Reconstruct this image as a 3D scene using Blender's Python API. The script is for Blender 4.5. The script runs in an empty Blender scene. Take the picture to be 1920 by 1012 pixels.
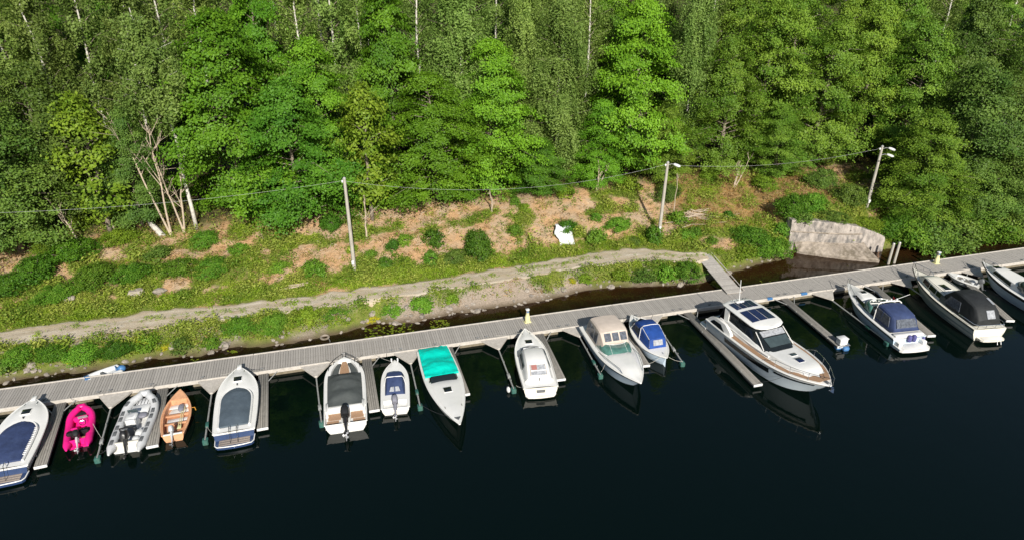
import bpy, math, random
import numpy as np
from mathutils import Vector, Matrix, noise

rnd = random.Random(7)
R = math.radians
scene = bpy.context.scene
col = scene.collection

# ------------------------------------------------------------------ camera
CAM_H, PITCH, FPX = 29.0, R(26.5), 1300.0
cam_d = bpy.data.cameras.new('camera')
cam_d.sensor_width = 36.0
cam_d.lens = 36.0 * FPX / 1920.0
cam_d.clip_end = 3000
cam = bpy.data.objects.new('camera', cam_d)
col.objects.link(cam)
cam.location = (0, 0, CAM_H)
cam.rotation_euler = (math.pi / 2 - PITCH, 0, 0)
scene.camera = cam

# ------------------------------------------------------------------ sky and sun
SUN_EL, SUN_AZ = R(31), R(13)          # the sun stands behind the camera, a little to the right
world = bpy.data.worlds.new('World')
scene.world = world
world.use_nodes = True
wn = world.node_tree
wn.nodes.clear()
sky = wn.nodes.new('ShaderNodeTexSky')
sky.sky_type = 'NISHITA'
sky.sun_disc = False
sky.sun_elevation = SUN_EL
sky.sun_rotation = math.pi - SUN_AZ
bg = wn.nodes.new('ShaderNodeBackground')
bg.inputs['Strength'].default_value = 0.072
wo = wn.nodes.new('ShaderNodeOutputWorld')
wn.links.new(sky.outputs[0], bg.inputs['Color'])
wn.links.new(bg.outputs[0], wo.inputs['Surface'])
sun_d = bpy.data.lights.new('sun', 'SUN')
sun_d.energy = 5.0
sun_d.angle = R(0.5)
sun_d.color = (1.0, 0.955, 0.87)
sun = bpy.data.objects.new('sun', sun_d)
col.objects.link(sun)
to_sun = Vector((math.sin(SUN_AZ) * math.cos(SUN_EL), -math.cos(SUN_AZ) * math.cos(SUN_EL), math.sin(SUN_EL)))
sun.rotation_euler = to_sun.to_track_quat('Z', 'Y').to_euler()
sun.location = (20, -40, 60)
vs = scene.view_settings
vs.view_transform = 'Standard'
vs.look = 'None'
vs.exposure = 0.32
vs.gamma = 1.0
vs.use_curve_mapping = False
scene.cycles.max_bounces = 6
scene.cycles.transparent_max_bounces = 8
scene.cycles.caustics_reflective = False
scene.cycles.caustics_refractive = False

# ------------------------------------------------------------------ the place's own axes: a runs along the pier, b from the pier to the hill
PANG = R(15.137)
E2 = (math.cos(PANG), math.sin(PANG))
N2 = (-E2[1], E2[0])
O2 = (0.0, 47.12)


def ab2w(a, b, z=0.0):
    return Vector((O2[0] + a * E2[0] + b * N2[0], O2[1] + a * E2[1] + b * N2[1], z))


def w2ab(p):
    dx, dy = p[0] - O2[0], p[1] - O2[1]
    return dx * E2[0] + dy * E2[1], dx * N2[0] + dy * N2[1]


def sight(x, y, z=0.0):
    """survey: where the line through a photo point meets the level z"""
    u, v = (x - 960) / FPX, (y - 506) / FPX
    d = (u, math.cos(PITCH) - v * math.sin(PITCH), -(math.sin(PITCH) + v * math.cos(PITCH)))
    t = (z - CAM_H) / d[2]
    return Vector((d[0] * t, d[1] * t, z))


def proj(p):
    yy = p[1] * math.cos(PITCH) - (p[2] - CAM_H) * math.sin(PITCH)
    zz = p[1] * math.sin(PITCH) + (p[2] - CAM_H) * math.cos(PITCH)
    return 960 + FPX * p[0] / yy, 506 - FPX * zz / yy


def lerp_tab(tab, x):
    if x <= tab[0][0]:
        return tab[0][1]
    for (x0, y0), (x1, y1) in zip(tab, tab[1:]):
        if x <= x1:
            return y0 + (y1 - y0) * (x - x0) / (x1 - x0)
    return tab[-1][1]


def smooth(x, a, b):
    t = min(1, max(0, (x - a) / (b - a)))
    return t * t * (3 - 2 * t)


SHORE = [(-80, 2.6), (-36.7, 2.8), (-34, 3.15), (-31.5, 2.85), (-28.7, 2.8), (-27, 3.4), (-23.4, 2.8), (-22.6, 3.3), (-21, 3.55), (-19, 2.9), (-16, 3.05),
         (-13.4, 3.35), (-10.2, 4.2), (-7.2, 3.5), (-4.2, 4.1), (0.9, 4.15), (4.5, 4.3), (7.9, 5.0), (10.9, 5.0), (13.8, 4.3), (17.9, 3.6), (19.6, 3.8),
         (23.1, 5.0), (26.4, 5.8), (29.5, 6.1), (30.4, 7.6), (35.6, 5.5), (39.2, 5.0), (42, 5.5), (46, 5.9), (58, 6.2), (90, 7)]
PATH_LO = [(-80, 5.4), (-37, 5.35), (-26, 5.15), (-12.4, 5.15), (-1.3, 5.6), (3.5, 5.9), (8.7, 6.6), (13.7, 6.2), (19, 5.0), (22, 5.6)]
PATH_HI = [(-80, 7.9), (-38, 7.9), (-27, 8.2), (-18, 7.55), (-8, 7.7), (2.3, 8.35), (7, 9.0), (11.4, 9.35), (15, 9.0), (19, 7.0), (22, 6.4)]
WALL = [(30.45, 7.75), (33.0, 6.65), (35.6, 5.6), (39.3, 5.0)]


def nz(x, y, z=0.0):
    return noise.noise(Vector((x, y, z)))


def shore(a):
    return lerp_tab(SHORE, a) + 0.22 * nz(a * 0.9, 3.1) + 0.12 * nz(a * 2.6, 7.7)


def ground(a, b):
    bs = shore(a)
    p0, p1 = lerp_tab(PATH_LO, a), lerp_tab(PATH_HI, a)
    d = b - bs
    za = lerp_tab([(-6, -1.8), (-2, -0.8), (0, -0.02), (0.25, 0.25), (0.8, 0.62), (max(1.3, p0 - bs), 1.45), (max(2.3, p1 - bs), 1.55), (max(3.5, p1 - bs + 1.4), 1.8),
                   (max(8, 13 - bs), 3.1), (max(12, 18 - bs), 4.7), (25, 6.0), (60, 9.0), (130, 15), (300, 34)], d)
    zc = lerp_tab([(-6, -1.8), (-2, -0.8), (0, -0.02), (0.3, 0.35), (1.2, 1.0), (4, 2.2), (8, 3.6), (13, 4.8), (25, 6.0), (60, 9.0), (130, 15), (300, 34)], d)
    k = smooth(a, 19, 24)
    z = za * (1 - k) + zc * k
    kw = smooth(a, 30.2, 30.7) * (1 - smooth(a, 38.9, 41.5))
    if kw > 0:
        top = lerp_tab([(30, 3.15), (35.0, 3.05), (37.5, 2.3), (39.3, 1.5)], a)
        zw = lerp_tab([(-6, -1.8), (0.4, -0.7), (0.85, top - 0.14), (5, 3.75), (13, 4.8), (25, 6.0), (60, 9), (130, 15), (300, 34)], b - lerp_tab(WALL, a))
        z = z * (1 - kw) + zw * kw
    onpath = smooth(b, p0 - 0.4, p0 + 0.1) * (1 - smooth(b, p1 - 0.1, p1 + 0.4)) * (1 - k)
    amp = smooth(d, 0.1, 1.5) * (1 - 0.85 * onpath)
    z += amp * (0.16 * nz(a * 0.55, b * 0.55, 1.3) + 0.09 * nz(a * 1.7, b * 1.7, 4.1) + 0.25 * smooth(b, 9, 12) * nz(a * 0.23, b * 0.3, 8.8))
    return z


def gpt(a, b, dz=0.0):
    return ab2w(a, b, ground(a, b) + dz)


def a_at(px, b, z=None):
    lo, hi = -110.0, 150.0
    for _ in range(40):
        m = (lo + hi) / 2
        w = ab2w(m, b, 6.0 if z is None else z)
        if proj(w)[0] < px:
            lo = m
        else:
            hi = m
    return (lo + hi) / 2


def on_ground(px, py):
    """the spot of the terrain that the photo shows at px, py"""
    z = 2.0
    for _ in range(25):
        p = sight(px, py, z)
        a, b = w2ab(p)
        z = 0.5 * z + 0.5 * ground(a, b)
    p = sight(px, py, z)
    return w2ab(p)


# ------------------------------------------------------------------ mesh helpers
class MB:
    def __init__(s):
        s.v, s.f = [], []

    def add(s, vs_, fs):
        o = len(s.v)
        s.v += [tuple(p) for p in vs_]
        s.f += [tuple(i + o for i in f) for f in fs]
        return s

    def loft(s, rings, closed=True, cap0=True, cap1=True):
        n = len(rings[0])
        o = len(s.v)
        for r in rings:
            s.v += [tuple(p) for p in r]
        for i in range(len(rings) - 1):
            for j in range(n if closed else n - 1):
                k = (j + 1) % n
                s.f.append((o + i * n + j, o + i * n + k, o + (i + 1) * n + k, o + (i + 1) * n + j))
        if cap0:
            s.f.append(tuple(o + j for j in reversed(range(n))))
        if cap1:
            s.f.append(tuple(o + (len(rings) - 1) * n + j for j in range(n)))
        return s

    def tube(s, pts, r, n=6, cap=True):
        pts = [Vector(p) for p in pts]
        rs = r if isinstance(r, (list, tuple)) else [r] * len(pts)
        rings = []
        for i, p in enumerate(pts):
            d = (pts[min(i + 1, len(pts) - 1)] - pts[max(i - 1, 0)])
            d = d.normalized() if d.length > 1e-9 else Vector((0, 0, 1))
            up = Vector((0, 0, 1)) if abs(d.z) < 0.9 else Vector((1, 0, 0))
            x = d.cross(up).normalized()
            y = x.cross(d).normalized()
            rings.append([p + (x * math.cos(2 * math.pi * k / n) + y * math.sin(2 * math.pi * k / n)) * rs[i] for k in range(n)])
        return s.loft(rings, True, cap, cap)

    def cbox(s, x0, x1, y0, y1, z0, z1, c=0.02, M=None):
        def ring(z, i):
            return [(x0 + i + c, y0 + i, z), (x1 - i - c, y0 + i, z), (x1 - i, y0 + i + c, z), (x1 - i, y1 - i - c, z),
                    (x1 - i - c, y1 - i, z), (x0 + i + c, y1 - i, z), (x0 + i, y1 - i - c, z), (x0 + i, y0 + i + c, z)]
        rings = [ring(z0, c), ring(z0 + c, 0), ring(z1 - c, 0), ring(z1, c)]
        if M is not None:
            rings = [[M @ Vector(p) for p in r] for r in rings]
        return s.loft(rings)

    def panel(s, pts, t=0.015):
        """a thin plate through the outline pts, t thick along its normal"""
        P = [Vector(p) for p in pts]
        n = Vector((0, 0, 0))
        for i in range(len(P)):
            n += P[i].cross(P[(i + 1) % len(P)])
        n = n.normalized() * t
        return s.loft([[p - n * 0.5 for p in P], [p + n * 0.5 for p in P]])

    def blob(s, c, rx, ry, rz, nu=10, nv=6, pw=1.0, M=None):
        rings = []
        for i in range(nv + 1):
            ph = -math.pi / 2 + math.pi * i / nv
            cz, sz = math.cos(ph), math.sin(ph)
            cz = max(cz, 0.02)
            r = []
            for j in range(nu):
                th = 2 * math.pi * j / nu
                cx, sx = math.cos(th), math.sin(th)
                f = lambda q: math.copysign(abs(q) ** pw, q)
                p = Vector((c[0] + rx * f(cx) * cz ** pw, c[1] + ry * f(sx) * cz ** pw, c[2] + rz * f(sz)))
                r.append(M @ p if M is not None else p)
            rings.append(r)
        return s.loft(rings)


def make_obj(name, mesh, mat, parent=None):
    o = bpy.data.objects.new(name, mesh)
    col.objects.link(o)
    if parent is not None:
        o.parent = parent
    if mat is not None and not mesh.materials:
        mesh.materials.append(mat)
    return o


def obj(name, mb, mat, parent=None, sharp=38):
    me = bpy.data.meshes.new(name)
    me.from_pydata(mb.v, [], mb.f)
    me.update()
    if sharp:
        me.polygons.foreach_set('use_smooth', [True] * len(me.polygons))
        me.set_sharp_from_angle(angle=R(sharp))
    return make_obj(name, me, mat, parent)


def tag(o, label=None, cat=None, group=None, kind=None):
    if label:
        o['label'] = label
    if cat:
        o['category'] = cat
    if group:
        o['group'] = group
    if kind:
        o['kind'] = kind
    return o


def thing(name, label, cat, loc=(0, 0, 0), rz=0.0, group=None):
    o = bpy.data.objects.new(name, None)
    o.empty_display_size = 0.3
    col.objects.link(o)
    o.location = loc
    o.rotation_euler = (0, 0, rz)
    return tag(o, label, cat, group)


# ------------------------------------------------------------------ materials
def nodes_of(name):
    m = bpy.data.materials.new(name)
    m.use_nodes = True
    nt = m.node_tree
    nt.nodes.clear()
    out = nt.nodes.new('ShaderNodeOutputMaterial')
    return m, nt, out


def N(nt, kind, **kw):
    n = nt.nodes.new(kind)
    for k, v in kw.items():
        if k in n.inputs:
            n.inputs[k].default_value = v
        else:
            setattr(n, k, v)
    return n


def mix_rgb(nt, fac, c1, c2):
    m = nt.nodes.new('ShaderNodeMix')
    m.data_type = 'RGBA'
    for sock, val in ((m.inputs[0], fac), (m.inputs[6], c1), (m.inputs[7], c2)):
        if hasattr(val, 'is_linked'):
            nt.links.new(val, sock)
        else:
            sock.default_value = val
    return m.outputs[2]


def c4(c):
    return (c[0], c[1], c[2], 1.0)


def ramp(nt, fac, lo, hi):
    r = nt.nodes.new('ShaderNodeMapRange')
    r.inputs['From Min'].default_value = lo
    r.inputs['From Max'].default_value = hi
    nt.links.new(fac, r.inputs['Value'])
    return r.outputs[0]


def mat(name, c, rough=0.5, var=0.12, scale=3.0, bump=0.0, bscale=20.0, metal=0.0, dirt=None, dirt_amt=0.4, coat=0.0, objrand=0.0, trans=0.0, ior=1.45, stretch=None, dlo=0.5, dhi=0.75):
    m, nt, out = nodes_of(name)
    L = nt.links.new
    p = N(nt, 'ShaderNodeBsdfPrincipled')
    p.inputs['Roughness'].default_value = rough
    p.inputs['Metallic'].default_value = metal
    p.inputs['IOR'].default_value = ior
    p.inputs['Coat Weight'].default_value = coat
    p.inputs['Transmission Weight'].default_value = trans
    tc = N(nt, 'ShaderNodeTexCoord')
    src = tc.outputs['Object']
    if stretch:
        mp = N(nt, 'ShaderNodeMapping')
        mp.inputs['Scale'].default_value = stretch
        L(src, mp.inputs[0])
        src = mp.outputs[0]
    n1 = N(nt, 'ShaderNodeTexNoise', Scale=scale, Detail=5.0, Roughness=0.6)
    L(src, n1.inputs['Vector'])
    lo = tuple(max(0, q * (1 - var)) for q in c)
    hi = tuple(min(1, q * (1 + var)) for q in c)
    cc = mix_rgb(nt, ramp(nt, n1.outputs[0], 0.3, 0.7), c4(lo), c4(hi))
    if dirt:
        n2 = N(nt, 'ShaderNodeTexNoise', Scale=scale * 0.45, Detail=7.0, Roughness=0.7)
        L(src, n2.inputs['Vector'])
        r = ramp(nt, n2.outputs[0], dlo, dhi)
        mu = N(nt, 'ShaderNodeMath', operation='MULTIPLY')
        L(r, mu.inputs[0])
        mu.inputs[1].default_value = dirt_amt
        cc = mix_rgb(nt, mu.outputs[0], cc, c4(dirt))
    if objrand:
        oi = N(nt, 'ShaderNodeObjectInfo')
        hs = N(nt, 'ShaderNodeHueSaturation')
        v = N(nt, 'ShaderNodeMapRange')
        v.inputs['To Min'].default_value = 1 - objrand
        v.inputs['To Max'].default_value = 1 + objrand
        L(oi.outputs['Random'], v.inputs['Value'])
        L(v.outputs[0], hs.inputs['Value'])
        L(cc, hs.inputs['Color'])
        cc = hs.outputs[0]
    L(cc, p.inputs['Base Color'])
    if bump:
        n3 = N(nt, 'ShaderNodeTexNoise', Scale=bscale, Detail=4.0)
        L(src, n3.inputs['Vector'])
        b = N(nt, 'ShaderNodeBump')
        b.inputs['Strength'].default_value = bump
        b.inputs['Distance'].default_value = 0.05
        L(n3.outputs[0], b.inputs['Height'])
        L(b.outputs[0], p.inputs['Normal'])
    L(p.outputs[0], out.inputs['Surface'])
    return m


def leaf_mat(name, c1, c2, trans=0.26, objvar=0.2):
    m, nt, out = nodes_of(name)
    L = nt.links.new
    at = N(nt, 'ShaderNodeAttribute', attribute_name='rnd')
    oi = N(nt, 'ShaderNodeObjectInfo')
    cc = mix_rgb(nt, at.outputs['Fac'], c4(c1), c4(c2))
    hs = N(nt, 'ShaderNodeHueSaturation')
    v = N(nt, 'ShaderNodeMapRange')
    v.inputs['To Min'].default_value = 1 - objvar
    v.inputs['To Max'].default_value = 1 + objvar
    L(oi.outputs['Random'], v.inputs['Value'])
    L(v.outputs[0], hs.inputs['Value'])
    h2 = N(nt, 'ShaderNodeMapRange')
    h2.inputs['To Min'].default_value = 0.484
    h2.inputs['To Max'].default_value = 0.504
    mu = N(nt, 'ShaderNodeMath', operation='FRACT')
    m2 = N(nt, 'ShaderNodeMath', operation='MULTIPLY')
    L(oi.outputs['Random'], m2.inputs[0])
    m2.inputs[1].default_value = 7.31
    L(m2.outputs[0], mu.inputs[0])
    L(mu.outputs[0], h2.inputs['Value'])
    L(h2.outputs[0], hs.inputs['Hue'])
    L(cc, hs.inputs['Color'])
    p = N(nt, 'ShaderNodeBsdfPrincipled')
    p.inputs['Roughness'].default_value = 0.55
    p.inputs['Specular IOR Level'].default_value = 0.25
    L(hs.outputs[0], p.inputs['Base Color'])
    t = N(nt, 'ShaderNodeBsdfTranslucent')
    L(hs.outputs[0], t.inputs['Color'])
    mx = N(nt, 'ShaderNodeMixShader')
    mx.inputs[0].default_value = trans
    L(p.outputs[0], mx.inputs[1])
    L(t.outputs[0], mx.inputs[2])
    L(mx.outputs[0], out.inputs['Surface'])
    return m


MT = dict(
    gel=mat('white_gelcoat', (0.74, 0.73, 0.70), 0.28, 0.03, 2.0, dirt=(0.55, 0.53, 0.47), dirt_amt=0.3, coat=0.3),
    gel2=mat('cream_gelcoat', (0.72, 0.69, 0.60), 0.32, 0.04, 2.0, dirt=(0.5, 0.46, 0.36), dirt_amt=0.4, coat=0.2),
    deck=mat('nonskid_deck', (0.68, 0.67, 0.65), 0.6, 0.05, 6.0, bump=0.15, bscale=60, dirt=(0.5, 0.48, 0.43), dirt_amt=0.35),
    paleblue=mat('pale_blue_gelcoat', (0.50, 0.60, 0.70), 0.3, 0.05, 2.0, coat=0.2),
    reflect_hull=mat('white_gelcoat_blue_reflection', (0.56, 0.63, 0.68), 0.2, 0.03, 1.5, coat=0.4),  # white yacht hull with its light blue reflection painted into the colour
    greyhull=mat('grey_green_gelcoat', (0.34, 0.38, 0.36), 0.3, 0.08, 1.5, coat=0.2),
    navyhull=mat('navy_gelcoat', (0.028, 0.052, 0.125), 0.3, 0.15, 2.0, coat=0.3),
    navy=mat('navy_canvas', (0.028, 0.045, 0.115), 0.75, 0.22, 2.5, bump=0.5, bscale=4.5, dirt=(0.05, 0.075, 0.15), dirt_amt=0.6),
    royal=mat('royal_blue_canvas', (0.012, 0.058, 0.26), 0.7, 0.2, 2.5, bump=0.5, bscale=5),
    slate=mat('slate_blue_canvas', (0.075, 0.10, 0.125), 0.7, 0.14, 2.0, bump=0.4, bscale=3.5, dirt=(0.12, 0.15, 0.17), dirt_amt=0.5),
    charcoal=mat('charcoal_canvas', (0.062, 0.07, 0.068), 0.75, 0.14, 2.0, bump=0.5, bscale=3.5, dirt=(0.1, 0.11, 0.1), dirt_amt=0.5),
    black=mat('black_canvas', (0.018, 0.02, 0.021), 0.7, 0.25, 2.5, bump=0.5, bscale=4),
    beige=mat('beige_canvas', (0.55, 0.47, 0.40), 0.8, 0.07, 2.5, bump=0.4, bscale=4.5, dirt=(0.42, 0.35, 0.28), dirt_amt=0.5),
    turq=mat('turquoise_tarpaulin', (0.0, 0.56, 0.44), 0.42, 0.14, 2.0, bump=0.7, bscale=5),
    teak=mat('teak', (0.36, 0.22, 0.13), 0.6, 0.18, 5.0, bump=0.15, bscale=30, stretch=(1, 8, 8)),
    teakgrey=mat('weathered_teak', (0.30, 0.25, 0.21), 0.7, 0.18, 5.0, stretch=(1, 8, 8)),
    glass=mat('dark_glass', (0.012, 0.016, 0.018), 0.06, 0.2, 2.0),
    smoke=mat('smoked_glass', (0.05, 0.07, 0.075), 0.06, 0.2, 2.0),
    green_glass=mat('green_tinted_glass', (0.10, 0.24, 0.20), 0.08, 0.25, 3.0, trans=0.25),
    vinyl=mat('clear_vinyl', (0.33, 0.34, 0.36), 0.12, 0.35, 6.0),
    vinyl_dim=mat('dim_vinyl', (0.10, 0.11, 0.13), 0.12, 0.5, 7.0),
    chrome=mat('stainless_steel', (0.62, 0.63, 0.64), 0.22, 0.05, 5.0, metal=1.0),
    blackp=mat('black_plastic', (0.015, 0.015, 0.016), 0.35, 0.2, 6.0),
    greyp=mat('grey_plastic', (0.12, 0.125, 0.13), 0.5, 0.15, 6.0),
    whitep=mat('white_plastic', (0.70, 0.70, 0.69), 0.4, 0.05, 4.0, dirt=(0.5, 0.48, 0.42), dirt_amt=0.4),
    metalgrey=mat('motor_grey', (0.20, 0.20, 0.235), 0.35, 0.15, 6.0),
    silver=mat('motor_silver', (0.45, 0.45, 0.46), 0.35, 0.15, 8.0),
    pink=mat('hot_pink_hypalon', (0.80, 0.012, 0.22), 0.42, 0.14, 3.0, dirt=(0.5, 0.02, 0.14), dirt_amt=0.5),
    ribgrey=mat('light_grey_hypalon', (0.56, 0.565, 0.57), 0.5, 0.07, 3.0, dirt=(0.40, 0.39, 0.36), dirt_amt=0.55),
    orange=mat('faded_orange_paint', (0.68, 0.36, 0.20), 0.5, 0.14, 3.5, dirt=(0.58, 0.28, 0.14), dirt_amt=0.6),
    orange_in=mat('orange_inside_paint', (0.60, 0.30, 0.16), 0.55, 0.2, 4.5, dirt=(0.3, 0.14, 0.08), dirt_amt=0.6),
    yellow=mat('pale_yellow_wrap', (0.66, 0.62, 0.33), 0.55, 0.15, 4.0),
    fender=mat('blue_violet_fender', (0.08, 0.08, 0.22), 0.5, 0.15, 5.0),
    bluef=mat('blue_plastic', (0.06, 0.17, 0.36), 0.45, 0.2, 5.0),
    greenf=mat('sea_green_float', (0.035, 0.12, 0.10), 0.6, 0.3, 5.0, dirt=(0.1, 0.12, 0.08), dirt_amt=0.6),
    solar=mat('solar_cell', (0.012, 0.02, 0.065), 0.12, 0.3, 8.0, coat=0.5),
    plank=mat('weathered_deck_board', (0.36, 0.335, 0.305), 0.85, 0.12, 6.0, bump=0.25, bscale=25, dirt=(0.20, 0.18, 0.16), dirt_amt=0.35, objrand=0.10, stretch=(1, 1, 1)),
    fplank=mat('grey_finger_board', (0.24, 0.225, 0.20), 0.85, 0.14, 5.0, bump=0.25, bscale=25, dirt=(0.14, 0.14, 0.12), dirt_amt=0.5, objrand=0.10),
    beam=mat('pale_timber_beam', (0.50, 0.46, 0.41), 0.8, 0.14, 4.0, bump=0.2, bscale=20, dirt=(0.26, 0.24, 0.2), dirt_amt=0.5),
    galv=mat('galvanised_steel', (0.42, 0.42, 0.40), 0.45, 0.14, 8.0, metal=0.3, dirt=(0.25, 0.24, 0.2), dirt_amt=0.5),
    floatc=mat('concrete_float', (0.20, 0.17, 0.12), 0.85, 0.2, 4.0, dirt=(0.07, 0.06, 0.03), dirt_amt=0.7),
    rope=mat('rope', (0.45, 0.43, 0.38), 0.9, 0.2, 20.0),
    darkrope=mat('dark_rope', (0.03, 0.03, 0.035), 0.9, 0.2, 20.0),
    polewood=mat('grey_pole_wood', (0.40, 0.37, 0.32), 0.85, 0.2, 3.0, bump=0.3, bscale=15, dirt=(0.2, 0.18, 0.15), dirt_amt=0.6, stretch=(6, 6, 0.6)),
    cable=mat('cable_insulation', (0.48, 0.48, 0.47), 0.6, 0.1, 5.0),
    concrete=mat('stained_concrete', (0.34, 0.30, 0.265), 0.9, 0.42, 2.6, bump=1.0, bscale=3.5, dirt=(0.12, 0.115, 0.11), dirt_amt=0.9, stretch=(1.0, 1.0, 0.5), dlo=0.46, dhi=0.60),
    ledge=mat('eroded_concrete', (0.32, 0.27, 0.22), 0.95, 0.35, 2.2, bump=1.0, bscale=4, dirt=(0.11, 0.09, 0.06), dirt_amt=0.85, dlo=0.46, dhi=0.62),
    rock=mat('bank_stone', (0.30, 0.26, 0.22), 0.9, 0.25, 2.5, bump=0.6, bscale=6, dirt=(0.13, 0.13, 0.08), dirt_amt=0.6, objrand=0.2),
    sheet=mat('white_sheet', (0.60, 0.61, 0.62), 0.6, 0.05, 2.0, bump=0.3, bscale=4),
    birchbark=mat('birch_bark', (0.58, 0.55, 0.49), 0.8, 0.2, 5.0, dirt=(0.08, 0.07, 0.06), dirt_amt=0.85, stretch=(2, 2, 1.2)),
    bark=mat('grey_bark', (0.22, 0.18, 0.14), 0.9, 0.3, 5.0, bump=0.5, bscale=12, dirt=(0.10, 0.09, 0.06), dirt_amt=0.6),
    deadwood=mat('bleached_deadwood', (0.46, 0.37, 0.28), 0.85, 0.2, 5.0, bump=0.3, bscale=14, dirt=(0.24, 0.20, 0.16), dirt_amt=0.6),
    red=mat('red_flag', (0.6, 0.02, 0.03), 0.7, 0.1, 4.0),
    amber=mat('amber_plastic', (0.6, 0.28, 0.04), 0.4, 0.1, 4.0),
    rust=mat('rusty_iron', (0.17, 0.10, 0.06), 0.8, 0.3, 6.0),
    l_maple=leaf_mat('bright_maple_leaf', (0.066, 0.185, 0.008), (0.155, 0.335, 0.018)),
    l_dark=leaf_mat('dark_maple_leaf', (0.040, 0.130, 0.009), (0.092, 0.215, 0.015)),
    l_yellow=leaf_mat('yellow_green_leaf', (0.10, 0.20, 0.012), (0.21, 0.32, 0.026)),
    l_birch=leaf_mat('birch_leaf', (0.130, 0.228, 0.040), (0.255, 0.370, 0.082), 0.38),
    l_alder=leaf_mat('alder_leaf', (0.080, 0.190, 0.014), (0.195, 0.325, 0.032)),
    l_olive=leaf_mat('olive_leaf', (0.062, 0.135, 0.018), (0.150, 0.245, 0.038)),
    l_spruce=leaf_mat('spruce_needle', (0.06, 0.13, 0.07), (0.11, 0.20, 0.11), 0.1),
    l_bush=leaf_mat('bush_leaf', (0.08, 0.22, 0.016), (0.19, 0.36, 0.035), 0.35, 0.25),
    l_weed=leaf_mat('weed_leaf', (0.13, 0.24, 0.022), (0.40, 0.44, 0.08), 0.35, 0.0),
    l_grass=leaf_mat('grass_blade', (0.19, 0.32, 0.018), (0.36, 0.48, 0.04), 0.4, 0.0),
    l_dry=leaf_mat('dry_stalk', (0.32, 0.22, 0.08), (0.50, 0.36, 0.16), 0.3, 0.0),
    l_flower=leaf_mat('yellow_blossom', (0.22, 0.30, 0.02), (0.62, 0.55, 0.03), 0.3, 0.1),
    l_lily=leaf_mat('lily_pad', (0.09, 0.15, 0.012), (0.20, 0.24, 0.02), 0.1, 0.0),
)

# ------------------------------------------------------------------ leaf meshes
def leaf_mesh(name, C, D, S, aspect=0.55, rv=None, seed=0, axis=None):
    """many small four-cornered leaves: centres C, facing D, half length S"""
    rg = np.random.default_rng(seed)
    C = np.asarray(C, float)
    n = len(C)
    D = np.asarray(D, float)
    D = D / np.maximum(np.linalg.norm(D, axis=1, keepdims=True), 1e-6)
    if axis is None:
        axis = rg.normal(size=(n, 3))
    U = axis - D * np.sum(axis * D, axis=1, keepdims=True)
    U = U / np.maximum(np.linalg.norm(U, axis=1, keepdims=True), 1e-6)
    V = np.cross(D, U)
    S = np.asarray(S, float)[:, None]
    fold = D * S * 0.18
    P = np.empty((n, 4, 3))
    P[:, 0] = C - U * S
    P[:, 1] = C - U * S * 0.1 + V * S * aspect + fold
    P[:, 2] = C + U * S
    P[:, 3] = C - U * S * 0.1 - V * S * aspect + fold
    me = bpy.data.meshes.new(name)
    me.vertices.add(n * 4)
    me.vertices.foreach_set('co', P.reshape(-1))
    me.loops.add(n * 4)
    me.loops.foreach_set('vertex_index', np.arange(n * 4, dtype=np.int32))
    me.polygons.add(n)
    me.polygons.foreach_set('loop_start', np.arange(0, n * 4, 4, dtype=np.int32))
    me.update(calc_edges=True)
    at = me.attributes.new('rnd', 'FLOAT', 'FACE')
    if rv is None:
        rv = rg.random(n)
    at.data.foreach_set('value', np.asarray(rv, dtype=np.float32))
    me.validate()
    return me


# ------------------------------------------------------------------ terrain
def bare(a, b):
    """how much open earth shows, 0 to 1"""
    base = 0.15
    base += 0.62 * smooth(a, -22, -14) * (1 - smooth(a, 18, 26)) * smooth(b, 9.0, 10.5)
    base += 0.45 * smooth(a, -44, -38) * (1 - smooth(a, -37, -33)) * smooth(b, 12, 14)
    base += 0.42 * (1 - smooth(a, -24, -17)) * smooth(b, 10.5, 12.5)
    base += 0.5 * smooth(a, 22, 28) * smooth(b, 9, 11)
    base += 0.6 * smooth(a, -12, -6) * (1 - smooth(a, 6, 9)) * (1 - smooth(b, 5.2, 6))
    return base + 0.95 * nz(a * 0.33, b * 0.45, 5.0) + 0.4 * nz(a * 1.1, b * 1.2, 9.0)


def orange_dry(a, b):
    return smooth(a, 17, 24) * (1 - smooth(a, 37, 40)) * smooth(b, 8.5, 10.5) + 0.5 * nz(a * 0.5, b * 0.5, 21.0)


as_ = [-260, -180, -120, -85, -62] + list(np.arange(-50, 68, 0.45)) + [72, 85, 110, 150, 220, 300]
bs_ = [-5, -3, -1, 0.5] + list(np.arange(1.5, 21, 0.38)) + list(np.arange(21.5, 45, 1.8)) + [50, 60, 75, 95, 125, 170, 230, 330]
tv, tf, tcol, tgr = [], [], [], []
for a in as_:
    for b in bs_:
        z = ground(a, b)
        tv.append((a, b, z))
        bb = smooth(bare(a, b), 0.35, 0.75)
        d = b - shore(a)
        forest = smooth(b, 16.5, 19.5)
        wet = 1 - smooth(d, 0.0, 0.45)
        tgr.append(0.9 * (1 - smooth(b, lerp_tab(PATH_LO, a) - 0.2, lerp_tab(PATH_LO, a) + 0.6)) * (1 - smooth(a, 20, 23)) * smooth(bare(a, b) + 0.15, 0.2, 0.6))
        odry = smooth(orange_dry(a, b), 0.35, 0.8)
        tcol.append((bb * (1 - forest), forest, max(wet, 0), odry))
nb = len(bs_)
for i in range(len(as_) - 1):
    for j in range(nb - 1):
        tf.append((i * nb + j, (i + 1) * nb + j, (i + 1) * nb + j + 1, i * nb + j + 1))
me = bpy.data.meshes.new('terrain')
me.from_pydata(tv, [], tf)
me.update()
ga = me.attributes.new('gravel', 'FLOAT', 'POINT')
ga.data.foreach_set('value', np.array(tgr, dtype=np.float32))
ca = me.color_attributes.new('zone', 'FLOAT_COLOR', 'POINT')
ca.data.foreach_set('color', np.array(tcol, dtype=np.float32).reshape(-1))
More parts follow.
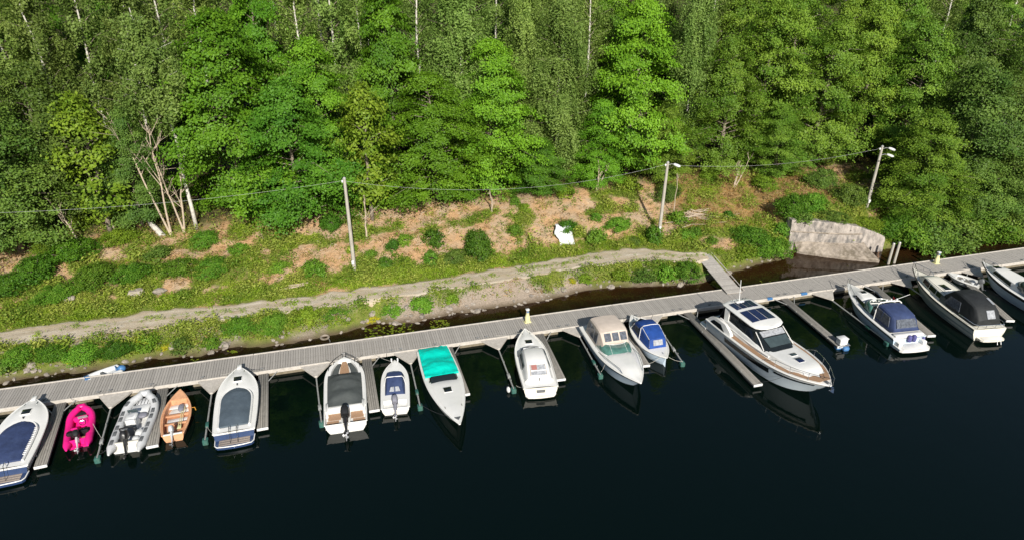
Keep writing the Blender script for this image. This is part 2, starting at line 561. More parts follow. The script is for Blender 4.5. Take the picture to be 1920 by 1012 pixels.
me.polygons.foreach_set('use_smooth', [True] * len(me.polygons))


def terrain_mat():
    m, nt, out = nodes_of('bank_earth_and_turf')
    L = nt.links.new
    at = N(nt, 'ShaderNodeAttribute', attribute_name='zone')
    sp = N(nt, 'ShaderNodeSeparateColor')
    L(at.outputs['Color'], sp.inputs[0])
    tc = N(nt, 'ShaderNodeTexCoord')
    n1 = N(nt, 'ShaderNodeTexNoise', Scale=2.2, Detail=8.0, Roughness=0.7)
    n2 = N(nt, 'ShaderNodeTexNoise', Scale=0.5, Detail=6.0, Roughness=0.6)
    n3 = N(nt, 'ShaderNodeTexNoise', Scale=9.0, Detail=6.0, Roughness=0.7)
    for n in (n1, n2, n3):
        L(tc.outputs['Object'], n.inputs['Vector'])
    turf = mix_rgb(nt, ramp(nt, n1.outputs[0], 0.35, 0.65), (0.12, 0.165, 0.028, 1), (0.21, 0.21, 0.06, 1))
    earth = mix_rgb(nt, ramp(nt, n2.outputs[0], 0.4, 0.62), (0.50, 0.305, 0.16, 1), (0.43, 0.32, 0.215, 1))
    earth = mix_rgb(nt, ramp(nt, n3.outputs[0], 0.5, 0.75), earth, (0.31, 0.225, 0.13, 1))
    earth = mix_rgb(nt, ramp(nt, n1.outputs[0], 0.58, 0.75), earth, (0.62, 0.46, 0.30, 1))
    litter = mix_rgb(nt, ramp(nt, n1.outputs[0], 0.35, 0.65), (0.06, 0.05, 0.025, 1), (0.10, 0.085, 0.035, 1))
    dry = mix_rgb(nt, ramp(nt, n1.outputs[0], 0.4, 0.65), (0.30, 0.17, 0.055, 1), (0.33, 0.24, 0.11, 1))
    gz = N(nt, 'ShaderNodeAttribute', attribute_name='gravel')
    gravel = mix_rgb(nt, ramp(nt, n3.outputs[0], 0.4, 0.65), (0.36, 0.30, 0.25, 1), (0.20, 0.17, 0.13, 1))
    # ragged edges: the zone weight is pushed about by fine noise
    ad = N(nt, 'ShaderNodeMath', operation='ADD')
    sb = N(nt, 'ShaderNodeMath', operation='MULTIPLY_ADD')
    L(n3.outputs[0], sb.inputs[0])
    sb.inputs[1].default_value = 1.1
    sb.inputs[2].default_value = -0.55
    L(sp.outputs[0], ad.inputs[0])
    L(sb.outputs[0], ad.inputs[1])
    cc = mix_rgb(nt, ramp(nt, ad.outputs[0], 0.3, 0.6), turf, earth)
    cc = mix_rgb(nt, at.outputs['Alpha'], cc, dry)
    cc = mix_rgb(nt, gz.outputs['Fac'], cc, gravel)
    cc = mix_rgb(nt, sp.outputs[1], cc, litter)
    cc = mix_rgb(nt, sp.outputs[2], cc, (0.10, 0.075, 0.045, 1))
    p = N(nt, 'ShaderNodeBsdfPrincipled', Roughness=0.95)
    p.inputs['Specular IOR Level'].default_value = 0.15
    L(cc, p.inputs['Base Color'])
    bp = N(nt, 'ShaderNodeBump')
    bp.inputs['Strength'].default_value = 0.9
    bp.inputs['Distance'].default_value = 0.25
    L(n1.outputs[0], bp.inputs['Height'])
    L(bp.outputs[0], p.inputs['Normal'])
    L(p.outputs[0], out.inputs['Surface'])
    return m


terrain = make_obj('terrain', me, terrain_mat())
terrain.location = (O2[0], O2[1], 0)
terrain.rotation_euler = (0, 0, PANG)
tag(terrain, 'grassy river bank rising in a bare earth slope to the forest', 'bank', kind='structure')


# the gravel track along the bank
def path_mat():
    m, nt, out = nodes_of('gravel_track')
    L = nt.links.new
    tc = N(nt, 'ShaderNodeTexCoord')
    mp = N(nt, 'ShaderNodeMapping')
    mp.inputs['Scale'].default_value = (0.35, 1.5, 1)
    L(tc.outputs['Object'], mp.inputs[0])
    n1 = N(nt, 'ShaderNodeTexNoise', Scale=1.6, Detail=8.0, Roughness=0.7)
    L(mp.outputs[0], n1.inputs['Vector'])
    n2 = N(nt, 'ShaderNodeTexNoise', Scale=14.0, Detail=5.0, Roughness=0.7)
    L(tc.outputs['Object'], n2.inputs['Vector'])
    cc = mix_rgb(nt, ramp(nt, n1.outputs[0], 0.38, 0.6), (0.43, 0.345, 0.23, 1), (0.52, 0.45, 0.355, 1))
    cc = mix_rgb(nt, ramp(nt, n1.outputs[0], 0.56, 0.66), cc, (0.60, 0.53, 0.43, 1))
    cc = mix_rgb(nt, ramp(nt, n2.outputs[0], 0.5, 0.75), cc, (0.20, 0.17, 0.12, 1))
    p = N(nt, 'ShaderNodeBsdfPrincipled', Roughness=0.95)
    L(cc, p.inputs['Base Color'])
    bp = N(nt, 'ShaderNodeBump')
    bp.inputs['Strength'].default_value = 0.6
    bp.inputs['Distance'].default_value = 0.08
    L(n2.outputs[0], bp.inputs['Height'])
    L(bp.outputs[0], p.inputs['Normal'])
    L(p.outputs[0], out.inputs['Surface'])
    return m


pv, pf = [], []
pa = list(np.arange(-62, 20.6, 0.3))
for a in pa:
    p0 = lerp_tab(PATH_LO, a) + 0.45 * nz(a * 0.8, 2.2) + 0.2 * nz(a * 2.6, 9.2)
    p1 = lerp_tab(PATH_HI, a) + 0.5 * nz(a * 0.7, 5.2) + 0.25 * nz(a * 2.4, 1.2)
    for j in range(11):
        b = p0 + (p1 - p0) * j / 10
        edge = 1 if 0 < j < 10 else 0
        rut = -0.03 * (math.exp(-((j - 2.6) / 1.1) ** 2) + math.exp(-((j - 7.0) / 1.1) ** 2))
        pv.append((a, b, ground(a, b) + (0.05 + rut if edge else -0.10)))
for i in range(len(pa) - 1):
    for j in range(10):
        pf.append((i * 11 + j, (i + 1) * 11 + j, (i + 1) * 11 + j + 1, i * 11 + j + 1))
me = bpy.data.meshes.new('path')
me.from_pydata(pv, [], pf)
me.update()
me.polygons.foreach_set('use_smooth', [True] * len(me.polygons))
path = make_obj('path', me, path_mat())
path.location, path.rotation_euler = terrain.location, terrain.rotation_euler
tag(path, 'pale gravel track running along the bank above the pier', 'path', kind='structure')


# ------------------------------------------------------------------ water
def water_mat():
    m, nt, out = nodes_of('dark_river_water')
    L = nt.links.new
    tc = N(nt, 'ShaderNodeTexCoord')
    sx = N(nt, 'ShaderNodeSeparateXYZ')
    L(tc.outputs['Object'], sx.inputs[0])
    n1 = N(nt, 'ShaderNodeTexNoise', Scale=0.7, Detail=5.0, Roughness=0.6)
    L(tc.outputs['Object'], n1.inputs['Vector'])
    # over the shallow bottom by the bank the brown mud shows
    ad = N(nt, 'ShaderNodeMath', operation='MULTIPLY_ADD')
    L(n1.outputs[0], ad.inputs[0])
    ad.inputs[1].default_value = 3.0
    L(sx.outputs['Y'], ad.inputs[2])
    sh = ramp(nt, ad.outputs[0], 2.6, 5.6)
    cc = mix_rgb(nt, sh, (0.0010, 0.0042, 0.0030, 1), (0.026, 0.012, 0.004, 1))
    p = N(nt, 'ShaderNodeBsdfPrincipled', Roughness=0.02)
    p.inputs['IOR'].default_value = 1.33
    L(cc, p.inputs['Base Color'])
    n2 = N(nt, 'ShaderNodeTexNoise', Scale=2.4, Detail=3.0, Roughness=0.5)
    n3 = N(nt, 'ShaderNodeTexNoise', Scale=0.35, Detail=2.0, Roughness=0.5)
    L(tc.outputs['Object'], n2.inputs['Vector'])
    L(tc.outputs['Object'], n3.inputs['Vector'])
    b1 = N(nt, 'ShaderNodeBump')
    b1.inputs['Strength'].default_value = 0.25
    b1.inputs['Distance'].default_value = 0.02
    L(n2.outputs[0], b1.inputs['Height'])
    b2 = N(nt, 'ShaderNodeBump')
    b2.inputs['Strength'].default_value = 0.3
    b2.inputs['Distance'].default_value = 0.05
    L(n3.outputs[0], b2.inputs['Height'])
    L(b1.outputs[0], b2.inputs['Normal'])
    L(b2.outputs[0], p.inputs['Normal'])
    L(p.outputs[0], out.inputs['Surface'])
    return m


wb = MB()
wa = [-400, -200, -100, -50, 0, 50, 100, 200, 400]
wbb = [-400, -200, -100, -50, -20, 0, 9]
wb.add([(x, y, 0) for x in wa for y in wbb], [(i * 7 + j, (i + 1) * 7 + j, (i + 1) * 7 + j + 1, i * 7 + j + 1) for i in range(8) for j in range(6)])
water = obj('water', wb, water_mat(), None, 0)
water.location, water.rotation_euler = terrain.location, terrain.rotation_euler
tag(water, 'dark still river water around the moored boats', 'water', kind='structure')

# ------------------------------------------------------------------ stones of the bank (parts of the terrain)
rock_meshes = []
for k in range(7):
    rr = random.Random(40 + k)
    m_ = MB()
    m_.blob((0, 0, 0), 1.0, 0.8, 0.62, 7, 4, 0.8)
    m_.v = [tuple(c * (1 + rr.uniform(-0.22, 0.22)) for c in p) for p in m_.v]
    me = bpy.data.meshes.new('rock')
    me.from_pydata(m_.v, [], m_.f)
    me.update()
    me.materials.append(MT['rock'])
    rock_meshes.append(me)
nr = 0
rr = random.Random(11)
while nr < 225:
    a = rr.uniform(-40, 31)
    if 18.6 < a < 21.4:
        continue
    keep = 0.25 + 0.6 * smooth(nz(a * 0.35, 44.0), -0.1, 0.3) + 0.5 * smooth(a, -14, -10) * (1 - smooth(a, 4, 8)) + 0.4 * (1 - smooth(a, -33, -30))
    if rr.random() > keep:
        continue
    d = rr.choice((rr.uniform(-0.25, 0.5), rr.uniform(-0.1, 1.1)))
    b = shore(a) + d
    s = rr.uniform(0.09, 0.22) if rr.random() < 0.85 else rr.uniform(0.25, 0.45)
    o = bpy.data.objects.new('rock', rock_meshes[rr.randrange(7)])
    col.objects.link(o)
    o.parent = terrain
    o.location = (a, b, ground(a, b) + 0.05 * s)
    o.scale = (s * rr.uniform(0.8, 1.3), s, s * rr.uniform(0.7, 1.1))
    o.rotation_euler = (rr.uniform(-0.4, 0.4), rr.uniform(-0.4, 0.4), rr.uniform(0, 6.28))
    nr += 1
# two boulders in the weeds of the slope
for (px, py, s) in ((257, 552, 0.55), (132, 562, 0.35), (300, 548, 0.4)):
    a, b = on_ground(px, py)
    o = bpy.data.objects.new('rock', rock_meshes[nr % 7])
    nr += 1
    col.objects.link(o)
    o.parent = terrain
    o.location = (a, b, ground(a, b) + 0.15)
    o.scale = (s * 1.3, s, s)

# ------------------------------------------------------------------ low plants: weeds, grass, dry stalks, lily pads
def cover(name, n, dens, leaves, spread, height, size, aspect, matl, seed, label, cat, up=0.6, arange=(-44, 62), brange=(3, 22), clump=0.9):
    rg = np.random.default_rng(seed)
    C, D, S, RV = [], [], [], []
    made = tries = 0
    while made < n and tries < n * 12:
        tries += 1
        a, b = rg.uniform(*arange), rg.uniform(*brange)
        pr = dens(a, b)
        if pr <= 0 or rg.random() > pr:
            continue
        made += 1
        z = ground(a, b)
        sc = 0.6 + 0.9 * max(0, 0.5 + nz(a * clump, b * clump, seed * 3.7)) * rg.uniform(0.6, 1.3)
        k = leaves
        off = rg.normal(size=(k, 3)) * spread * sc
        zz = rg.random(k) * height * sc
        C.append(np.stack([a + off[:, 0], b + off[:, 1], z + 0.03 + zz], 1))
        d = rg.normal(size=(k, 3)) * 0.6
        d[:, 2] = np.abs(d[:, 2]) + up
        D.append(d)
        S.append(size * sc * rg.uniform(0.6, 1.25, k))
        RV.append(np.clip(0.5 + 0.75 * nz(a * 0.45, b * 0.45, seed + 2.0) + rg.normal(size=k) * 0.22, 0, 1))
    me = leaf_mesh(name, np.concatenate(C), np.concatenate(D), np.concatenate(S), aspect, np.concatenate(RV), seed)
    o = make_obj(name, me, matl)
    o.location, o.rotation_euler = terrain.location, terrain.rotation_euler
    return tag(o, label, cat, kind='stuff')


def in_path(a, b, m=0.0):
    return a < 21.5 and lerp_tab(PATH_LO, a) + 0.45 * nz(a * 0.8, 2.2) + 0.2 * nz(a * 2.6, 9.2) - m < b < lerp_tab(PATH_HI, a) + 0.5 * nz(a * 0.7, 5.2) + 0.25 * nz(a * 2.4, 1.2) + m


def d_weed(a, b):
    d = b - shore(a)
    if d < 0.35 or in_path(a, b, 0.0) or (18.6 < a < 21.5 and b < 6.8):
        return 0
    if 30 < a < 40 and d < 0.5:
        return 0
    p = max(0.10, 1 - smooth(bare(a, b), 0.25, 0.7))
    if b > 17:
        p *= 0.45
    if a > 20 and b > 8.5:
        p *= 0.55
    return p * smooth(d, 0.3, 0.7)


def d_grass(a, b):
    d = b - shore(a)
    if d < 0.4:
        return 0
    if in_path(a, b):
        mid = (lerp_tab(PATH_LO, a) + lerp_tab(PATH_HI, a)) / 2
        return 0.22 * max(0, 1 - abs(b - mid) / 0.5) * (1 if nz(a * 0.4, 77.0) > -0.1 else 0.15)
    if 18.6 < a < 21.5 and b < 6.8:
        return 0
    up = b - lerp_tab(PATH_HI, a)
    p = 0.3 * (1 - smooth(bare(a, b), 0.3, 0.7))
    if a < 19 and -0.2 < up < 2.2:
        p = max(p, (1 - smooth(up, 1.0, 2.2)))
    return p if b < 17 else p * 0.2


def d_dry(a, b):
    d = b - shore(a)
    if d < 0.5 or in_path(a, b, 0.1) or b > 19:
        return 0
    return 0.10 + 0.35 * (1 - smooth(a, -20, -12)) * smooth(b, 10, 12) + 0.8 * smooth(orange_dry(a, b), 0.25, 0.8) + 0.2 * smooth(bare(a, b), 0.3, 0.6)


cover('weeds', 11500, d_weed, 18, 0.18, 0.40, 0.085, 0.45, MT['l_weed'], 3, 'mixed green weeds growing thick over the bank', 'weeds')
cover('grass', 14000, d_grass, 11, 0.13, 0.18, 0.13, 0.13, MT['l_grass'], 5, 'bright green grass strip beside the gravel track', 'grass', 0.15)
cover('dry_grass', 3600, d_dry, 9, 0.15, 0.25, 0.15, 0.13, MT['l_dry'], 8, 'dry straw coloured grass on the bare slope', 'grass', 0.2)

# lily pads in the channel behind the pier
rg = np.random.default_rng(12)
C, D, S = [], [], []
for (px0, px1, py0, py1, k) in ((682, 775, 608, 632, 120), (805, 842, 600, 616, 50), (425, 445, 655, 662, 14), (1425, 1445, 527, 532, 10), (355, 372, 672, 680, 8)):
    for _ in range(k):
        t = rg.random()
        px, py = px0 + (px1 - px0) * t, rg.uniform(py0, py1) - (8 * (t - 0.5) if k > 60 else 0)
        p = sight(px, py, 0.012)
        a, b = w2ab(p)
        if 1.35 < b < shore(a) - 0.12:
            C.append((a, b, 0.01 + 0.01 * rg.random()))
            D.append((rg.normal() * 0.05, rg.normal() * 0.05, 1))
            S.append(rg.uniform(0.07, 0.15))
me = leaf_mesh('lily_pads', np.array(C), np.array(D), np.array(S), 0.9, None, 4)
lp = make_obj('lily_pads', me, MT['l_lily'])
lp.location, lp.rotation_euler = terrain.location, terrain.rotation_euler
tag(lp, 'yellow green lily pads floating between pier and bank', 'lily pads', kind='stuff')

# ------------------------------------------------------------------ old concrete quay wall with its eroded footing
t = thing('concrete_wall', 'old stained concrete quay wall in the bank by the gangway', 'wall', ab2w(34, 5.6, 0), PANG)
off = Vector((34, 5.6, 0))


def wall_local(a, b, z):
    return Vector((a, b, z)) - off


m_ = MB()
rings = []
n_w = 16
for i in range(n_w + 1):
    a = 30.45 + (39.3 - 30.45) * i / n_w
    b = lerp_tab(WALL, a)
    zt = lerp_tab([(30, 3.15), (35.0, 3.05), (37.5, 2.35), (39.3, 1.55)], a) + 0.10 * nz(a * 1.6, 5) + 0.07 * nz(a * 5, 2)
    jb = 0.05 * nz(a * 1.5, 9)
    rings.append([wall_local(a, b + jb, -0.6), wall_local(a, b + 0.02 + jb, 1.2), wall_local(a, b + 0.12, zt - 0.06), wall_local(a, b + 0.18, zt),
                  wall_local(a, b + 0.92, zt + 0.02), wall_local(a, b + 1.0, -0.6)])
m_.loft(rings)
wf = obj('wall_face', m_, MT['concrete'], t, 25)
# the pour line that stands proud, and spalled bolt heads
rings = []
for i in range(n_w + 1):
    a = 30.5 + (36.8 - 30.5) * i / n_w
    b = lerp_tab(WALL, a) + 0.03
    z = 2.0 + 0.04 * nz(a * 2, 3)
    rings.append([wall_local(a, b - 0.05, z - 0.05), wall_local(a, b - 0.07, z), wall_local(a, b - 0.02, z + 0.05), wall_local(a, b + 0.25, z + 0.05), wall_local(a, b + 0.25, z - 0.05)])
obj('pour_line', MB().loft(rings), MT['ledge'], t, 25)
for a, z in ((32.6, 2.2), (33.9, 2.65), (35.6, 2.4)):
    p = wall_local(a, lerp_tab(WALL, a) + 0.02, z)
    obj('spall', MB().blob(tuple(p), 0.08, 0.05, 0.06, 7, 4), MT['concrete'], wf)
m_ = MB()
rings = []
LED = [(30.9, 6.9), (31.3, 6.5), (34.0, 4.6), (37.1, 2.95)]
for i in range(22):
    a = 30.9 + (37.15 - 30.9) * i / 21
    b = lerp_tab(LED, a) + 0.14 * nz(a * 2.7, 3) + 0.08 * nz(a * 6, 1)
    bw = lerp_tab(WALL, a) + 0.15
    h = 0.36 + 0.06 * nz(a * 3, 8)
    rings.append([wall_local(a, b + 0.05, -0.5), wall_local(a, b - 0.02, h - 0.1), wall_local(a, b + 0.1, h), wall_local(a, b * 0.5 + bw * 0.5, 0.68 + 0.12 * nz(a * 2, 4)),
                  wall_local(a, bw, 1.1 + 0.12 * nz(a * 2, 6)), wall_local(a, bw, -0.5)])
m_.loft(rings)
obj('footing', m_, MT['ledge'], t, 25)
m_ = MB()
for i in range(3):
    p, q = wall_local(37.0 + 0.45 * i, 3.1 + 0.5 * i, 0), wall_local(37.2 + 0.5 * i, 3.3 + 0.55 * i, 0)
    m_.tube([p + Vector((0, 0, -0.4)), q + Vector((0.1, 0, 0.55 - 0.1 * i))], 0.06, 5)
obj('stub_pile', m_, MT['rust'], t)
# two mooring piles in front of it
for (px, py, pxt, pyt, lab) in ((1665, 495, 1672, 456, 'left of two grey timber piles standing behind the pier'), (1676, 493, 1685, 455, 'right of two grey timber piles standing behind the pier')):
    w = sight(px, py, 0)
    tt = thing('mooring_pile', lab, 'pile', w, 0, 'piles by the quay wall')
    obj('post', MB().tube([(0, 0, -0.8), (0.02, 0, 1.0), (0.06, 0.02, 2.1)], [0.13, 0.125, 0.12], 9), MT['polewood'], tt)
    obj('cap', MB().tube([(0.06, 0.02, 2.1), (0.062, 0.02, 2.16)], [0.13, 0.1], 9), MT['galv'], tt)

# ------------------------------------------------------------------ trees
LAND = [(35, 'the leftmost white boat'), (143, 'the pink dinghy'), (243, 'the grey inflatable'), (332, 'the orange rowing boat'), (441, 'the boat with slate cover'), (548, 'the empty berth'),
        (648, 'the teak decked boat'), (742, 'the small outboard boat'), (823, 'the turquoise tarpaulin'), (915, 'the wide empty berth'), (1005, 'the white hardtop boat'),
        (1070, 'the hardtop boat\'s walkway'), (1145, 'the beige canopy'), (1220, 'the royal blue canopy'), (1300, 'the middle lamp pole'), (1375, 'the gangway'), (1440, 'the solar panel yacht'), (1520, 'the wall\'s left end'),
        (1600, 'the concrete wall'), (1665, 'the navy canopy cruiser'), (1720, 'the right lamp pole'), (1780, 'the right pedestal'), (1850, 'the black canopy cruiser'), (1910, 'the rightmost boat')]
used_labels = set()


def spot_label(desc, px):
    """a label that names what stands below the plant in the picture"""
    for x, nme in sorted(LAND, key=lambda q: abs(q[0] - px)):
        lab = f'{desc} above {nme}'
        if lab not in used_labels:
            used_labels.add(lab)
            return lab
    return desc


def trunk_pts(rg, h, wig, lean=(0, 0), n=9):
    p = []
    x = y = 0
    for i in range(n + 1):
        u = i / n
        p.append((lean[0] * u * h + x * u, lean[1] * u * h + y * u, u * h))
        x += rg.normal() * wig
        y += rg.normal() * wig
    return p


def at_z(pts, z):
    for p, q in zip(pts, pts[1:]):
        if z <= q[2]:
            k = (z - p[2]) / max(1e-6, q[2] - p[2])
            return np.array([p[i] + (q[i] - p[i]) * k for i in range(3)])
    return np.array(pts[-1])


def proto_broad(seed, h, rad, base, nclump, nleaf, size, flat, r_clump, top=1.0, taper=2.0, open_=0.0):
    """returns (trunk mesh builder, limb mesh builder, leaf mesh): clumps of leaves on limbs through the crown's volume"""
    rg = np.random.default_rng(seed)
    tp = trunk_pts(rg, h * 0.93, 0.18)
    tr = MB().tube(tp, [0.017 * h * (1 - 0.88 * i / (len(tp) - 1)) + 0.02 for i in range(len(tp))], 7)
    lb = MB()
    C, D, S, RV = [], [], [], []
    lob = rg.uniform(0, 6.28, 4)
    for i in range(nclump):
        u = base + (top - base) * (rg.random() ** 0.85)
        v = (u - base) / (1 - base)
        pr = (min(1, (v / 0.18)) ** 0.6) * (1 - max(0, (v - 0.25) / 0.75) ** taper) ** 0.72
        th = rg.uniform(0, 6.28)
        lobe = 1 + 0.22 * math.sin(2 * th + lob[0] + 4 * v) + 0.16 * math.sin(3 * th + lob[1] - 7 * v)
        r = rad * max(0.05, pr) * lobe * (0.35 + 0.65 * rg.random() ** 0.5)
        ax = at_z(tp, u * h * 0.98)
        c = np.array([ax[0] + r * math.cos(th), ax[1] + r * math.sin(th), u * h + rg.normal() * 0.15 - 0.06 * r])
        if i % 5 == 0:
            s0 = at_z(tp, max(0.1 * h, u * h - 0.35 * r - 0.4))
            mid = (s0 + c) / 2 + np.array([0, 0, 0.12 * r])
            lb.tube([s0, mid, c], [0.035 + 0.008 * r, 0.03, 0.012], 4, False)
        k = int(nleaf * rg.uniform(0.6, 1.3))
        rc = r_clump * rg.uniform(0.65, 1.3)
        off = rg.normal(size=(k, 3)) * np.array([rc, rc, rc * flat]) * 0.55
        out = np.array([math.cos(th), math.sin(th), 0])
        off[:, 2] -= 0.22 * (off[:, 0] * out[0] + off[:, 1] * out[1]) + 0.1 * np.abs(off[:, 0])
        C.append(c + off)
        D.append(rg.normal(size=(k, 3)) * 0.5 + np.array([0, 0, 0.6]) + out * 0.85)
        S.append(size * rg.uniform(0.65, 1.3, k))
        tone = np.clip(rg.normal() * 0.22 + 0.5, 0, 1)
        RV.append(np.clip(tone + rg.normal(size=k) * 0.2, 0, 1))
    return tr, lb, (np.concatenate(C), np.concatenate(D), np.concatenate(S), np.concatenate(RV))


def proto_tier(seed, h, rad, base, nlimb, ncl, nleaf, size, flat, rc, taper=2.0, droop=0.22):
    """limbs that carry flat sprays of leaves, tier over tier, with open dark gaps between them"""
    rg = np.random.default_rng(seed)
    tp = trunk_pts(rg, h * 0.93, 0.2)
    tr = MB().tube(tp, [0.017 * h * (1 - 0.88 * i / (len(tp) - 1)) + 0.02 for i in range(len(tp))], 7)
    lb = MB()
    C, D, S, RV = [], [], [], []
    lob = rg.uniform(0, 6.28, 4)
    for i in range(nlimb):
        u = base + (1 - base) * ((i + rg.random()) / nlimb) ** 0.9
        v = (u - base) / (1 - base)
        pr = (min(1, (v + 0.02) / 0.16) ** 0.5) * (1 - max(0, (v - 0.25) / 0.75) ** taper) ** 0.72
        th = i * 2.39996 + rg.normal() * 0.35
        lobe = 1 + 0.20 * math.sin(2 * th + lob[0] + 5 * v) + 0.16 * math.sin(3 * th + lob[1] - 9 * v)
        r = rad * max(0.10, pr) * lobe * rg.uniform(0.72, 1.12)
        s0 = at_z(tp, max(0.08 * h, u * h - 0.4 - 0.15 * r))
        out = np.array([math.cos(th), math.sin(th), 0])
        side = np.array([-out[1], out[0], 0])
        pos = lambda w: s0 + out * r * w + np.array([0, 0, 0.4 + 0.42 * r * w - droop * 2.2 * r * w * w])
        lb.tube([s0, pos(0.5), pos(0.95)], [0.035 + 0.008 * r, 0.028, 0.01], 4, False)
        tone = np.clip(rg.normal() * 0.2 + 0.5, 0, 1)
        for q in range(int(ncl * (0.45 + 0.55 * min(1, r / rad)))):
            w = 0.28 + 0.75 * rg.random() ** 0.75
            c = pos(w) + side * rg.normal() * 0.24 * r * w + np.array([0, 0, rg.normal() * 0.13])
            k = int(nleaf * rg.uniform(0.6, 1.35))
            rr_ = rc * rg.uniform(0.6, 1.3)
            off = rg.normal(size=(k, 3)) * np.array([rr_, rr_, rr_ * flat]) * 0.55
            off[:, 2] -= 0.35 * (off[:, 0] * out[0] + off[:, 1] * out[1])
            C.append(c + off)
            D.append(rg.normal(size=(k, 3)) * 0.45 + np.array([0, 0, 0.65]) + out * 0.85)
            S.append(size * rg.uniform(0.65, 1.3, k))
            RV.append(np.clip(tone + rg.normal() * 0.12 + rg.normal(size=k) * 0.18, 0, 1))
    return tr, lb, (np.concatenate(C), np.concatenate(D), np.concatenate(S), np.concatenate(RV))


def proto_birch(seed, h, rad, base, nlimb, weep, size, gap=False):
    rg = np.random.default_rng(seed)
    tp = trunk_pts(rg, h * 0.97, 0.26, (rg.normal() * 0.02, rg.normal() * 0.02))
    tr = MB().tube(tp, [0.0085 * h * (1 - 0.9 * i / (len(tp) - 1)) + 0.02 for i in range(len(tp))], 7)
    lb = MB()
    C, D, S, RV = [], [], [], []
    for i in range(nlimb):
        u = base + (1 - base) * (i + rg.random()) / nlimb
        v = (u - base) / (1 - base)
        th = rg.uniform(0, 6.28)
        if gap and math.cos(th + math.pi / 2) > 0.55 and 0.3 < u < 0.85 and rg.random() < 0.85:
            continue
        r = rad * (0.45 + 0.6 * rg.random()) * (min(1, v / 0.12 + 0.35)) * (1 - v ** 1.8) ** 0.7 + 0.3
        s0 = at_z(tp, u * h * 0.93)
        out = np.array([math.cos(th), math.sin(th), 0])
        tip = s0 + out * r + np.array([0, 0, 0.55 * r + 0.2])
        mid = s0 + out * r * 0.45 + np.array([0, 0, 0.42 * r])
        lb.tube([s0, mid, tip], [0.03 + 0.006 * r, 0.022, 0.01], 4, False)
        ns = int(8 + 11 * r)
        tone = np.clip(rg.normal() * 0.2 + 0.5, 0, 1)
        for q in range(ns):
            w = 0.12 + 0.88 * rg.random() ** 0.7
            st = s0 + (tip - s0) * w + rg.normal(size=3) * np.array([0.35, 0.35, 0.25])
            ln = weep * rg.uniform(0.35, 1.25)
            k = int(7 + 10 * ln)
            tt = np.linspace(0, 1, k)
            dr = out * 0.22 + rg.normal(size=3) * 0.14
            pts = st + np.outer(tt, dr * ln * 0.6) + np.outer(tt, [0, 0, -ln]) + rg.normal(size=(k, 3)) * np.array([0.11, 0.11, 0.06])
            C.append(pts)
            D.append(rg.normal(size=(k, 3)) * 0.55 + out * 0.8 + np.array([0, 0, 0.35]))
            S.append(size * rg.uniform(0.6, 1.3, k))
            RV.append(np.clip(tone + rg.normal(size=k) * 0.22, 0, 1))
    return tr, lb, (np.concatenate(C), np.concatenate(D), np.concatenate(S), np.concatenate(RV))


def proto_spruce(seed, h, rad, size):
    rg = np.random.default_rng(seed)
    tp = trunk_pts(rg, h, 0.03)
    tr = MB().tube(tp, [0.014 * h * (1 - 0.95 * i / (len(tp) - 1)) + 0.015 for i in range(len(tp))], 7)
    lb = MB()
    C, D, S, RV = [], [], [], []
    z = 0.1 * h
    while z < h * 0.985:
        r = rad * (1 - z / h) ** 0.85 + 0.12
        for k in range(9):
            th = rg.uniform(0, 6.28)
            out = np.array([math.cos(th), math.sin(th), -0.25])
            s0 = at_z(tp, z)
            ln = r * rg.uniform(0.75, 1.1)
            lb.tube([s0, s0 + out * ln], [0.02, 0.008], 3, False)
            m = int(10 + 22 * ln)
            w = rg.random(m)
            side = np.array([-math.sin(th), math.cos(th), 0])
            C.append(s0 + np.outer(w, out * ln) + np.outer(rg.normal(size=m) * 0.2 * (1.1 - w), side) + np.outer(rg.normal(size=m), [0, 0, 0.06]))
            D.append(rg.normal(size=(m, 3)) * 0.4 + np.array([0, 0, 0.8]) + out * 0.3)
            S.append(size * rg.uniform(0.6, 1.3, m))
            RV.append(rg.random(m))
        z += 0.42
    return tr, lb, (np.concatenate(C), np.concatenate(D), np.concatenate(S), np.concatenate(RV))


def mesh_of(name, mb, matl):
    me = bpy.data.meshes.new(name)
    me.from_pydata(mb.v, [], mb.f)
    me.update()
    me.polygons.foreach_set('use_smooth', [True] * len(me.polygons))
    me.materials.append(matl)
    return me


PROTO = {}


def register(kind, pr, bark, leaf, seed, aspect, limb=None):
    tr, lb, (C, D, S, RV) = pr
    cm = leaf_mesh('crown', C, D, S, aspect, RV, seed)
    cm.materials.append(leaf)
    PROTO.setdefault(kind, []).append((mesh_of('trunk', tr, bark), mesh_of('branches', lb, limb or bark), cm))


for s in range(3):
    register('maple', proto_tier(100 + s, 17, 5.6, 0.07, 66, 9, 118, 0.112, 0.25, 0.95), MT['bark'], MT['l_maple'], s, 0.7)
for s in range(2):
    register('darkmaple', proto_tier(120 + s, 14, 4.8, 0.05, 58, 9, 112, 0.112, 0.25, 0.9), MT['bark'], MT['l_dark'], s, 0.7)
for s in range(3):
    register('alder', proto_tier(140 + s, 17, 4.9, 0.03, 88, 8, 105, 0.10, 0.5, 0.74, 2.2, 0.15), MT['bark'], MT['l_alder'], s, 0.65)
for s in range(2):
    register('olive', proto_tier(160 + s, 15, 4.8, 0.02, 82, 8, 105, 0.10, 0.5, 0.78, 2.2, 0.15), MT['bark'], MT['l_olive'], s, 0.65)
for s in range(2):
    register('yellow', proto_broad(180 + s, 12, 2.7, 0.18, 130, 48, 0.16, 0.5, 0.75), MT['bark'], MT['l_yellow'], s, 0.6)
for s in range(3):
    register('birch', proto_birch(200 + s, 21, 3.4, 0.22, 78, 0.95, 0.115, True), MT['birchbark'], MT['l_birch'], s, 0.55, MT['bark'])
